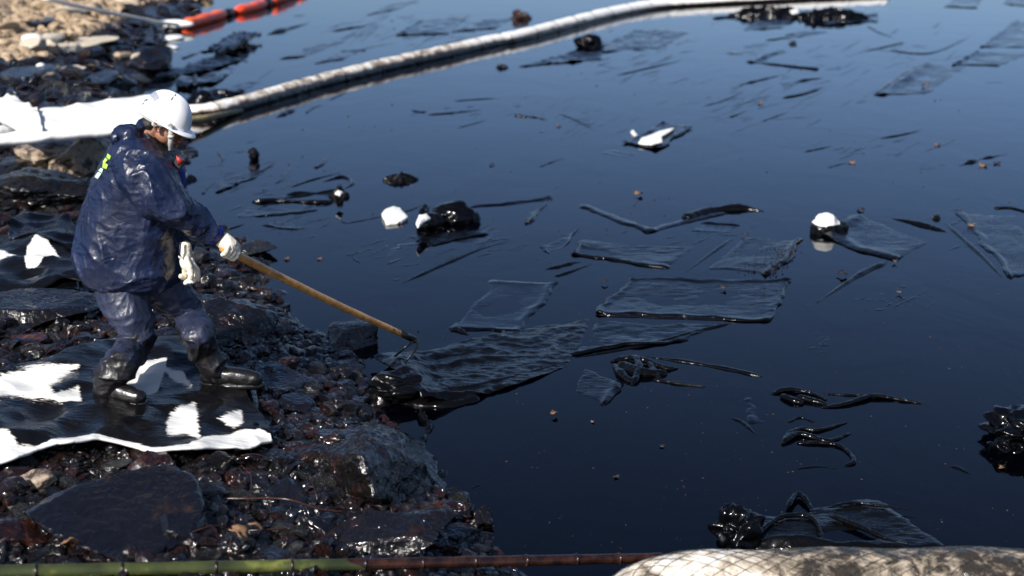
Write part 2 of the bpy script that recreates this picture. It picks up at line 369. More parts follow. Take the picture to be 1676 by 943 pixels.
def hull_rock(pts, mat, label, seed, rough=.02, name='boulder'):
    bm = bmesh.new(); P_ = [G(x, y, z) for x, y, z in pts]; c = sum(P_, Vector())/len(P_); c.z = 0
    for p in P_: bm.verts.new(p-c)
    h = bmesh.ops.convex_hull(bm, input=bm.verts[:]); bmesh.ops.delete(bm, geom=[v for v in bm.verts if not v.link_faces], context='VERTS')
    bmesh.ops.triangulate(bm, faces=bm.faces[:])
    for _ in range(4): bmesh.ops.subdivide_edges(bm, edges=bm.edges[:], cuts=1, use_grid_fill=True)
    bmesh.ops.triangulate(bm, faces=bm.faces[:]); bmesh.ops.smooth_vert(bm, verts=bm.verts[:], factor=.5, use_axis_x=True, use_axis_y=True, use_axis_z=True)
    bm.normal_update(); off = Vector((seed*7.1, seed*3.3, 0))
    for v in bm.verts:
        q = v.co*5+off; v.co += v.normal*(rough*1.6*noise.noise(q)+rough*(.4-1.6*abs(noise.noise(q*1.9)))+rough*.5*(.3-abs(noise.noise(q*5)))+rough*.2*noise.noise(q*13))
    me = bpy.data.meshes.new('boulder'); bm.to_mesh(me); bm.free(); o = link(name, me, M[mat]); o.location = c; tag(o, label, 'boulder'); used.append((c.x, c.y, .3)); return o
hull_rock([(510,790,-.05),(560,862,-.05),(650,872,-.05),(712,850,-.05),(735,812,-.05),(700,735,-.05),(600,690,.0),
           (522,742,.26),(530,790,.16),(598,703,.40),(590,745,.42),(612,812,.26),(645,707,.34),(690,760,.22),(722,796,.05),(655,845,.06)], 'rock_black', 'tall ridged black boulder at the waterline, largest in the foreground', 3, .022)
protos = [rock_mesh(i, 3, 10, .07) for i in range(14)]
for me in protos: me.polygons.foreach_set('use_smooth', [True]*len(me.polygons))
pvar = {}
def proto(i, mt):
    if (i, mt) not in pvar:
        me = protos[i].copy(); me.materials.append(M[mt]); pvar[(i, mt)] = me
    return pvar[(i, mt)]
REG = [(lambda x,y: y < 62 and x < 205,'on the far dry bank above the pale slabs'),
       (lambda x,y: y < 165,'in the dark heap beyond the white tubes'),
       (lambda x,y: y < 385,'on the slope between the white tubes and the draped sheet'),
       (lambda x,y: x < 215 and y < 600,'between the long dark slab and the large stained sheet'),
       (lambda x,y: y < 540,'on the shore edge behind the worker and under the rake handle'),
       (lambda x,y: y < 610,'between the boot and the flat-topped boulder'),
       (lambda x,y: y < 700,'right of the large stained sheet along the water'),
       (lambda x,y: x < 330,'below the sheet hem and around the huge flat boulder'),
       (lambda x,y: x < 560,'around the diamond-shaped rock and the long twig'),
       (lambda x,y: True,'at the waterline by the tall ridged boulder')]
STOPW = 'near at in behind standing sticking right left below just with touching beside leaning across among between above on directly full farthest under out of lying'.split()
BN = [(612,780,'tall ridged black boulder')]
for b in BO:
    wd = b[5].replace(',', ' ,').split(); k = next((i for i, x in enumerate(wd) if i > 1 and (x in STOPW or x == ',')), len(wd)); BN.append((b[0], b[1], ' '.join(wd[:k])))
COLN = {'rock_black':'glossy black','rock_brown':'wet rust-brown','rock_grey':'dull grey oily','rock_smooth':'blue-sheened black','rock_tan':'dry tan','rock_pale':'dry cream','rock_stain':'tan oil-splashed'}
cnt = 0; tries = 0
while cnt < 290 and tries < 16000:
    tries += 1
    px = random.uniform(-15, 830); py = random.uniform(-5, 945)
    g = GT(px, py); d = float(sdist(g.x, g.y)[0])
    if d < 0.03 or (px > 230 and py < 330): continue
    s = scale_at(g); r = random.choice([14,17,20,24,30,38])/s*.62
    if any((g.x-u)**2+(g.y-v)**2 < (r*.6+q*.75)**2 for u, v, q in used): continue
    if 590 < py < 745 and px < 430: continue
    if py < 235 and 150 < py and px < 300: continue
    dr = dryness(g.x, g.y, g.z)
    if dr > .5: mt = random.choice(['rock_tan','rock_tan','rock_pale','rock_stain'])
    elif py < 330: mt = random.choice(['rock_black','rock_black','rock_grey','rock_stain','rock_brown'])
    elif py > 720 or px < 215: mt = random.choice(['rock_black','rock_brown','rock_smooth','rock_brown','rock_grey'])
    else: mt = random.choice(['rock_black','rock_black','rock_smooth','rock_brown'])
    o = bpy.data.objects.new('rock', proto(random.randrange(14), mt)); C.objects.link(o)
    o.location = (g.x, g.y, g.z + r*.12); o.rotation_euler = (random.uniform(-.5,.5), random.uniform(-.5,.5), random.uniform(0,6.28))
    o.scale = (r*random.uniform(.9,1.4), r*random.uniform(.8,1.15), r*random.uniform(.5,.8))
    sz = 'small' if r*s < 10 else ('fist-sized' if r*s < 14 else 'larger')
    bx, by, bn = min(BN, key=lambda b: (b[0]-px)**2+((b[1]-py)*1.3)**2); dx, dy = px-bx, (py-by)*1.3
    rel = ('just left of' if dx < 0 else 'just right of') if abs(dx) > abs(dy) else ('just beyond' if dy < 0 else 'just in front of')
    lb = f'{sz} {COLN[mt]} rock {rel} the {bn}'
    tag(o, lb, 'rock', lb)
    used.append((g.x, g.y, r)); cnt += 1

# shingle nobody could count
def shingle(name, n, mat, lo, hi, cond, label):
    base = [rock_mesh(500+i, 2, 8, .09) for i in range(8)]
    dat = []
    for me in base:
        c = np.empty(len(me.vertices)*3); me.vertices.foreach_get('co', c); dat.append((c.reshape(-1,3), np.array([p.vertices[:] for p in me.polygons])))
    V = []; F = []; k = 0; m = 0; guard = 0
    while m < n and guard < 60:
        guard += 1
        qx = rng.uniform(-40, 900, 5000); qy = rng.uniform(-25, 975, 5000)
        b = (471.5-qy)/FP; t = (.3-H)/(-SP+b*CP); x = (qx-838)/FP*t; y = (CP+b*SP)*t; d = sdist(x, y); z = hgt(x, y)
        for X_, Y_, D_, Z_ in zip(x, y, d, z):
            if D_ < -.03 or m >= n: continue
            px, py = proj((X_, Y_, Z_))
            if not (-40 < px < 900 and -30 < py < 975) or not cond(X_, Y_, Z_): continue
            c, f = dat[m % 8]; r = lo*(hi/lo)**(rng.random()**2)*(Y_/6.5)**.75
            a, b = rng.uniform(0, 6.28), rng.uniform(-.7, .7)
            Rm = np.array(Matrix.Rotation(a, 3, 'Z') @ Matrix.Rotation(b, 3, 'X'))
            q = (c*np.array([r*rng.uniform(.8,1.5), r, r*rng.uniform(.4,.8)])) @ Rm.T + np.array([X_, Y_, Z_ + r*.15])
            V.append(q); F.append(f+k); k += len(q); m += 1
    me = mesh(np.concatenate(V), np.concatenate(F).tolist()); o = link(name, me, mat, smooth=False); tag(o, label, 'shingle', kind='stuff'); return o
shingle('wet_shingle', 11000, M['pebble_wet'], .013, .055, lambda x,y,z: dryness(x,y,z) < .5, 'oil-soaked black and brown shingle covering the shore between the boulders')
shingle('dry_shingle', 2600, M['pebble_dry'], .014, .06, lambda x,y,z: dryness(x,y,z) >= .5, 'dry tan rubble and shingle covering the far bank')

#PART2
# ---------------------------------------------------------------- booms, ropes, pole
def spline(pts, n=24):
    pts = [Vector(p) for p in pts]; out = []
    q = [2*pts[0]-pts[1]] + pts + [2*pts[-1]-pts[-2]]
    for i in range(1, len(q)-2):
        for k in range(n):
            t = k/n; a, b, c, d = q[i-1], q[i], q[i+1], q[i+2]
            out.append(.5*((2*b)+(c-a)*t+(2*a-5*b+4*c-d)*t*t+(-a+3*b-3*c+d)*t*t*t))
    out.append(pts[-1]); return out
def resample(pts, step):
    out = [pts[0]]; acc = 0
    for a, b in zip(pts, pts[1:]):
        L = (b-a).length; d = step-acc
        while d <= L: out.append(a.lerp(b, d/L)); d += step
        acc = (acc+L) % step
    return out

def boom_mat(name, scale, dark, tan, brownish=.5):
    m, n, l, p = newmat(name); tc = n.new('ShaderNodeTexCoord'); co = tc.outputs['Object']
    at = n.new('ShaderNodeAttribute'); at.attribute_name = 'clean'
    nn = tex(n, l, co, scale=scale, detail=9, rough=.7, dist=.8)
    ad = n.new('ShaderNodeMath'); ad.operation = 'ADD'; l.new(nn, ad.inputs[0]); l.new(at.outputs['Fac'], ad.inputs[1])
    col = ramp(n, l, rmap(n, l, ad.outputs[0], 0, 1, 0, 2), [(.42, dark), (.5, tan), (.56, (.62,.56,.47)), (.62, (.80,.79,.76))])
    l.new(col, p.inputs['Base Color']); l.new(rmap(n, l, ad.outputs[0], .22, .7, .8, 1.2), p.inputs['Roughness'])
    bump(n, l, p, tex(n, l, co, scale=scale*1.6, detail=4), .8, .03)
    return m
M['boom'] = boom_mat('oil-stained boom fabric', 4.5, (.008,.006,.005), (.16,.10,.06))
M['net_boom'] = boom_mat('stained netted boom fabric', 11, (.03,.024,.018), (.34,.28,.21))
def clean_attr(me, f):
    a = me.attributes.new('clean', 'FLOAT', 'POINT'); a.data.foreach_set('value', [float(f(v.co)) for v in me.vertices])

M['blackcloth'] = plain('oil-black cloth', (.006,.005,.005), .3, 15, .6, .02)
# the long white boom: ashore at the left, then afloat across the bay
land = [(-120,262),(0,240),(90,222),(180,208),(262,197)]
afl = [(330,187),(390,174),(450,157),(520,137),(600,117),(660,103),(720,90),(790,74),(850,62),(920,44),(990,26),(1050,14),(1090,9),(1150,5),(1230,1),(1330,-4),(1450,-10)]
pts = [GT(*p)+Vector((0,0,.08)) for p in land] + [G(*p, .05) for p in afl]
pth = resample(spline(pts, 20), .13)
mb = MB(); n_ = 20; L_ = len(pth)
rad = []
for i, p in enumerate(pth):
    fl = min(1, max(0, (p.x+5)/3)); k = proj(p)[0]
    rad.append((.13 if k > 320 else .12) + .045*min(1, max(0, (k-500)/600)) + .012*noise.noise(Vector((i*.35,0,0))) + .006*noise.noise(Vector((i*1.9,3,0))) - (.03 if abs(k-1095) < 6 else 0) - (.025 if abs(k-820) < 4 else 0))
mb.tube(pth, rad, n_)
me = mb.me(); 
def boomclean(co):
    k = proj(co)[0]; s = co.z/.16
    side = -.42 if s < .45 else (.12 if s < .75 else .3)
    wash = .45 if k > 960 else (.16 if k > 800 else (.02 if 380 < k < 760 else .1))
    return side*.9 + wash*(1 if s > .3 else 0) + (.34 if s > .2 else .0)
clean_attr(me, boomclean); bo = link('long_boom', me, M['boom']); tag(bo, 'long white floating boom with oil-blackened lower side, curving from the shore across the oil', 'boom')
# seams
for i in range(10, L_-2, 9):
    r_ = rad[i]+.004; t = (pth[i+1]-pth[i]).normalized(); u = Vector((0,0,1)); v = t.cross(u).normalized(); u = v.cross(t)
    ring = [pth[i] + (u*math.cos(a)+v*math.sin(a))*r_ for a in np.linspace(0, 2*math.pi, 25)]
    seam = MB(); seam.tube(ring, .006, 5, cap=False); seam.build('seam', M['blackcloth'], bo)
# wood pole under the boom, its near end by the helmet
M['pole_wood'] = plain('weathered pole wood', (.28,.2,.09), .6, 30, .4, .004, (12,[(.3,(.12,.09,.04)),(.6,(.34,.26,.12))]))
mb = MB(); mb.tube([G(268,200,.16), G(330,195,.10), G(395,181,.03)], [.045,.045,.03], 10); tag(mb.build('wooden_pole', M['pole_wood']), 'thin yellowish pole lying along the boom behind the helmet', 'pole')

# red fence boom far off
M['red'] = plain('orange red boom cover', (.9,.10,.03), .45, 20, .3, .01, (3,[(.35,(.75,.05,.02)),(.6,(.95,.14,.04))]))
rr = empty('red_boom', G(308,40)); 
rp = resample(spline([G(302,41,.08), G(345,29,.09), G(378,20,.07), G(412,13,.08), G(440,3,.1), G(476,-10,.1), G(510,-26,.1)], 20), .25)
base = Vector(rr.location)
def seg(i0, i1, r_, nm, mt):
    mb = MB(); q = [p-base for p in rp[i0:i1+1]]; 
    mb.tube(q, [r_*(.6 if k in (0, len(q)-1) else 1)*(1+.12*math.sin(k*1.7)) for k in range(len(q))], 12); mb.build(nm, M[mt], rr)
LR = len(rp); cuts = [0, int(LR*.22), int(LR*.29), int(LR*.45), int(LR*.5), int(LR*.72), int(LR*.76), LR-1]
for a, b, (r_, nm, mt) in zip(cuts, cuts[1:], [(.12,'float_section','red'),(.09,'joint_sleeve','blackcloth'),(.12,'float_section','red'),(.10,'joint_sleeve','blackcloth'),(.15,'float_section','red'),(.10,'joint_sleeve','blackcloth'),(.15,'float_section','red')]): seg(a, b, r_, nm, mt)
tag(rr, 'bright red-orange floating boom with black joints near the far bank', 'boom')
M['rope'] = plain('pale rope', (.8,.77,.7), .8, 200, .5, .002)
mb = MB(); mb.tube(spline([GT(60,-6,.5), GT(90,2,.45), GT(160,17,.3), GT(225,30,.2), GT(262,37,.12), G(300,41,.1)], 10), .035, 7)
tag(mb.build('rope', M['rope']), 'white rope tied from the far bank to the red boom', 'rope')
M['plasticw'] = plain('white plastic', (.75,.76,.74), .4, 12, .4, .02)
def lumpy(c, ax, seed, amp=.25, n=20, mat=None, name='x', fr=None):
    mb = MB(); mb.ball((0,0,0), ax, fr, n); 
    for v in mb.v: v += v.normalized()*amp*min(ax)*noise.noise(v*(1.6/max(ax))+Vector((seed*3.1,0,0))) + v.normalized()*amp*.5*min(ax)*noise.noise(v*(5/max(ax))+Vector((seed,9,0)))
    o = mb.build(name, mat); o.location = c; return o
o = lumpy(GT(285,40,.1), (.42,.12,.09), 3, .4, mat=M['plasticw'], name='rope_float'); tag(o, 'pale wrapped float where the rope meets the red boom', 'float')
o = lumpy(GT(283,62,.02), (.22,.34,.05), 5, .5, mat=M['plasticw'], name='foam_scrap'); tag(o, 'white scrap of foam at the far waterline beside the dark rocks', 'foam')
o = lumpy(GT(278,78,.02), (.16,.2,.04), 8, .5, mat=M['plasticw'], name='foam_scrap'); tag(o, 'smaller white foam scrap just above the cone-shaped black rock', 'foam')
o = lumpy(GT(52,63,.1), (.16,.12,.07), 6, .2, mat=M['plasticw'], name='plastic_scrap'); tag(o, 'bright white scrap on the far dry bank', 'litter')
o = lumpy(GT(67,112,.09), (.07,.07,.07), 6, .05, mat=M['plasticw'], name='glint_ball'); tag(o, 'white ball added as a glint on the brown rocks below the far bank', 'ball')  # a glint of light on the rocks, built as a small white ball

# netted boom in the foreground
nb = empty('netted_boom', G(1300,950))
base = Vector(nb.location)
NR = .20
cp = [G(930,1110,.02), G(1000,1045,.06), G(1065,1004,.10), G(1140,988,.12), G(1250,983,.12), G(1380,982,.12), G(1520,982,.12), G(1700,982,.12), G(1900,982,.12)]
pth2 = resample(spline(cp, 20), .03); pth2 = [p-base for p in pth2]
LS = len(pth2)
rad2 = [NR*(min(1, .55+i*.03))*(1+.02*math.sin(i*.35)+.02*noise.noise(Vector((i*.08,0,5)))) for i in range(LS)]
mb = MB(); mb.tube(pth2, rad2, 48); me = mb.me()
clean_attr(me, lambda co: .50 + (.15 if (co+base).x < 1.35 and co.z < .26 else 0) + .35*noise.noise(co*2.4) + (-.08 if (co+base).x > 2 else 0))
for v, nn in zip(me.vertices, [Vector(q.vector) for q in me.vertex_normals]): v.co += nn*.008*noise.noise(v.co*14)
link('fabric', me, M['net_boom'], nb)
M['net'] = plain('net cord', (.02,.022,.02), .6)
mb = MB()
def frame2(i):
    t = (pth2[min(i+1,LS-1)]-pth2[max(i-1,0)]).normalized(); v = t.cross(Vector((0,0,1))).normalized(); return v, v.cross(t)*-1
NC = 22
for sgn in (1,-1):
    for k in range(NC):
        q = []
        for i in range(0, LS, 1):
            an = 2*math.pi*k/NC + sgn*i*.03/NR*.62
            v, u = frame2(i); a_ = an % (2*math.pi)
            q.append(pth2[i] + (v*math.cos(an)+u*math.sin(an))*(rad2[i]+.002+.0015*noise.noise(Vector((i*.4,k,0)))))
        mb.tube(q, .0012, 4, cap=False)
mb.build('net', M['net'], nb); tag(nb, 'fat white boom in a dark diamond net, stained brown, along the bottom right edge', 'boom')

# bamboo pole along the bottom
M['bamboo'] = None
def bamboo_mat():
    m, n, l, p = newmat('green and oiled bamboo'); tc = n.new('ShaderNodeTexCoord'); co = tc.outputs['Object']
    at = n.new('ShaderNodeAttribute'); at.attribute_name = 'clean'
    nn = tex(n, l, co, scale=14, detail=5); ad = n.new('ShaderNodeMath'); ad.operation = 'MULTIPLY_ADD'; l.new(nn, ad.inputs[0]); ad.inputs[1].default_value = .35; l.new(at.outputs['Fac'], ad.inputs[2])
    g = ramp(n, l, tex(n, l, co, scale=5, detail=4), [(.36,(.02,.025,.010)),(.56,(.045,.055,.016)),(.70,(.20,.20,.04))])  # olive culm; the yellow patches are sunlit spots painted into the colour
    b = ramp(n, l, tex(n, l, co, scale=20, detail=4), [(.4,(.010,.004,.003)),(.7,(.035,.014,.008))])
    mx = n.new('ShaderNodeMix'); mx.data_type = 'RGBA'; l.new(rmap(n, l, ad.outputs[0], 0, 1, .64, .68), mx.inputs[0]); l.new(b, mx.inputs[6]); l.new(g, mx.inputs[7])
    l.new(mx.outputs[2], p.inputs['Base Color']); p.inputs['Roughness'].default_value = .22
    return m
M['bamboo'] = bamboo_mat()
A = GT(-60,938,.10); B = G(1082,913,.10)
bpole = empty('bamboo_pole', A); D = B-A; Lp = D.length; dn = D/Lp
nodes = [.0,.09,.20,.325,.43,.535,.62,.70,.78,.86,.93,1.0]
for a, b in zip(nodes, nodes[1:]):
    mb = MB(); q = [dn*Lp*(a+(b-a)*t) for t in (0,.02,.06,.3,.6,.94,.98,1)]; r0 = .028-.007*a
    mb.tube(q, [r0*1.10, r0*1.06, r0*.97, r0*.95, r0*.95, r0*.98, r0*1.05, r0*1.10], 18); me = mb.me()
    def cl(co, A=A):
        x = proj(co+A)[0]; up = co.z-(dn*(co.dot(dn))).z
        return .5 + (.6 if x < 545 else (-.6 if x > 640 else .6-1.2*(x-545)/95 - up*14))
    clean_attr(me, cl); cul = link('culm_section', me, M['bamboo'], bpole)
    if a > 0:
        mb = MB(); mb.tube([dn*Lp*a-dn*.004, dn*Lp*a+dn*.004], r0*1.18, 18); me = mb.me(); clean_attr(me, lambda co: -.5); link('node_ring', me, M['bamboo'], cul)
tag(bpole, 'long bamboo pole along the bottom edge, green at left and oil-brown at right', 'bamboo pole')

# ---------------------------------------------------------------- floating sheets and scraps
def sd_poly(x, y, pg):
    ins = False; best = 1e9; n = len(pg)
    for i in range(n):
        ax, ay = pg[i]; bx, by = pg[(i+1) % n]
        dx, dy = bx-ax, by-ay; t = max(0, min(1, ((x-ax)*dx+(y-ay)*dy)/(dx*dx+dy*dy+1e-9)))
        best = min(best, math.hypot(x-ax-t*dx, y-ay-t*dy))
        if (ay > y) != (by > y) and x < (bx-ax)*(y-ay)/(by-ay)+ax: ins = not ins
    return best if ins else -best
def local(me_pts):                            # move a thing's origin to its own middle
    c = sum(me_pts, Vector())/len(me_pts); c.z = 0; return c
sheet_n = 0
def float_sheet(corners, label, mat='sheet', hems=(), wr=.012, hem=.03, nx=40, ny=30, dip=.005, name='absorbent_sheet', group=None, cat='sheet', lift=None, base=.004, hemw=.035, thick=.006):
    """a sheet afloat; corners a,b,c,d go round; hems = sides (0 ab, 1 bc, 2 cd, 3 da) curled above the oil"""
    global sheet_n; sheet_n += 1; sd = sheet_n*7.3
    a, b, c, d = [G(*p) for p in corners]; o0 = local([a,b,c,d]); V = []; 
    Lu = ((b-a).length+(c-d).length)/2; Lv = ((d-a).length+(c-b).length)/2
    for j in range(ny+1):
        v = j/ny
        for i in range(nx+1):
            u = i/nx; p = (a*(1-u)+b*u)*(1-v)+(d*(1-u)+c*u)*v
            q = Vector((p.x*1.0+sd, p.y*1.0, 0))
            p.x += .05*noise.noise(q*2.2)+.02*noise.noise(q*9); p.y += .07*noise.noise(q*2.2+Vector((9,9,0)))+.03*noise.noise(q*8)
            z = base + .7*wr*(noise.noise(q*3.0)*.8 + .5*abs(noise.noise(Vector((q.x*5+q.y*3, q.y*9-q.x*4, 1)))) + .2*noise.noise(q*16)) - dip*math.sin(math.pi*u)*math.sin(math.pi*v)
            for k, dist in ((0, v*Lv), (1, (1-u)*Lu), (2, (1-v)*Lv), (3, u*Lu)):
                al = u if k in (0,2) else v
                if k in hems: 
                    h_ = hem*(.65+.6*noise.noise(Vector((al*3, k*5, sd))))
                    z += .46*h_*math.exp(-((dist-hemw*.9)/(hemw*.75))**2)
                else: z -= .010*math.exp(-(dist/.03)**2)
            if lift: z += lift(u, v)
            V.append(Vector((p.x, p.y, z))-o0)
    W = nx+1; F = [(j*W+i, j*W+i+1, (j+1)*W+i+1, (j+1)*W+i) for j in range(ny) for i in range(nx)]
    n0 = len(V); V2 = [v+Vector((0,0,-thick)) for v in V]                       # underside, so it has a real thickness
    rim = [i for i in range(W)] + [j*W+nx for j in range(1, ny+1)] + [ny*W+i for i in range(nx-1, -1, -1)] + [j*W for j in range(ny-1, 0, -1)]
    F += [tuple(i+n0 for i in reversed(f)) for f in F] + [(rim[k], rim[k]+n0, rim[(k+1) % len(rim)]+n0, rim[(k+1) % len(rim)]) for k in range(len(rim))]
    me = mesh(V+V2, F); bm = bmesh.new(); bm.from_mesh(me); bmesh.ops.recalc_face_normals(bm, faces=bm.faces); bm.to_mesh(me); bm.free()
    o = link(name, me, M[mat]); o.location = o0; tag(o, label, cat, group); return o
def ridge(px, width, label, mat='sheet', hgt_=.6, name='rolled_hem', cat='sheet edge', taper=(.15,.4), group=None, wob=.12, z0=0.0, n=12):
    """a rolled edge or narrow fold breaking the surface along a line; width in metres"""
    global sheet_n; sheet_n += 1
    q = spline([G(*p) for p in px], 10); L = sum((b-a).length for a, b in zip(q, q[1:])); q = resample(q, max(L/46, .008))
    o0 = local(q); m = len(q); rad = []
    for i in range(m):
        t = i/(m-1); e = min(1, t/max(taper[0],1e-3)+.12)*min(1, (1-t)/max(taper[1],1e-3)+.10)
        rad.append(width/2*e*(1+wob*3*noise.noise(Vector((t*5, sheet_n, 0)))+wob*noise.noise(Vector((t*21, sheet_n, 2)))))
    mb = MB(); mb.tube([p-o0 for p in q], rad, n)
    for v in mb.v: v.z = v.z*hgt_ + z0 + .0015*noise.noise(v*40)
    o = mb.build(name, M[mat]); o.location = o0; tag(o, label, cat, group); return o
def crumple(px, py, wm, dm, hm, label, seed, mat='sheet', rz=0, amp=.55, sub=5, name='crumpled_sheet', cat='sheet', z=0, sink=.35, fold=3.2, limp=None):
    """a heap of soaked sheet: limp = folds slumping into the oil, otherwise a rounded wad"""
    off = Vector((seed*3.7, seed*1.3, 0)); limp = (hm < .13 or wm > .9) if limp is None else limp
    if limp:
        nr, na = 46, 110; V = []; F = []
        for k in range(nr+1):
            t = k/nr
            for i in range(na):
                a = 2*math.pi*i/na; d = Vector((math.cos(a), math.sin(a), 0)); R_ = 1+.5*noise.noise(d*1.1+off)+.5*noise.noise(d*2.6+off)+.3*noise.noise(d*6+off)
                x, y = d.x*t*R_, d.y*t*R_; q = Vector((x*1.1, y*1.1, 0))*fold*.42+off; q += Vector((noise.noise(q*.9), noise.noise(q*.9+Vector((7,0,0))), 0))*.9
                f1 = 1-2.1*abs(noise.noise(Vector((q.x, q.y*2.2, 0)))); f2 = .5-1.4*abs(noise.noise(Vector((q.x*2.6, q.y*4.2, 3))))
                zz = hm*((1-t*t)**.5*(.10+.80*max(0,f1)**2.2*(.6+.8*max(0,noise.noise(q*.7)))+.30*max(0,f2)**1.5) + .16*noise.noise(q*1.3)) + .003
                if k == nr: zz = -.01
                V.append((x*wm/2, y*dm/2, max(zz, -.012)))
        for k in range(nr):
            for i in range(na): F.append((k*na+i, k*na+(i+1) % na, (k+1)*na+(i+1) % na, (k+1)*na+i))
        me = mesh(V, F, name); bm = bmesh.new(); bm.from_mesh(me); bmesh.ops.remove_doubles(bm, verts=bm.verts, dist=1e-6); bmesh.ops.recalc_face_normals(bm, faces=bm.faces); bm.to_mesh(me); bm.free()
        if me.polygons and sum(p.normal.z for p in me.polygons) < 0: me.flip_normals()
        g = G(px, py, z); o = link(name, me, M[mat] if isinstance(mat, str) else mat); o.location = g; o.rotation_euler[2] = R(rz); tag(o, label, cat); return o
    bm = bmesh.new(); bmesh.ops.create_icosphere(bm, subdivisions=sub, radius=1)
    for v in bm.verts:
        p = v.co.copy(); q = Vector((p.x*.9, p.y*1.1, p.z*1.2))*fold*.36+off; q += Vector((noise.noise(q*1.3), noise.noise(q*1.3+Vector((7,0,0))), 0))*.5
        r_ = .95 + amp*.7*noise.noise(q*.8) + amp*(.45-1.5*abs(noise.noise(q)))*.38 + amp*.10*(.4-1.6*abs(noise.noise(q*2.0+Vector((5,0,0)))))
        v.co = Vector((p.x*wm/2*r_, p.y*dm/2*r_, p.z*hm*.6*r_))
    me = bpy.data.meshes.new(name); bm.to_mesh(me); bm.free()
    g = G(px, py, z); o = link(name, me, M[mat] if isinstance(mat, str) else mat); o.location = (g.x, g.y, z+hm*(.6-sink)*.8); o.rotation_euler[2] = R(rz); tag(o, label, cat); return o
def W_(px, py, w): return w/scale_at(G(px, py))       # a width in the photo as metres at that place

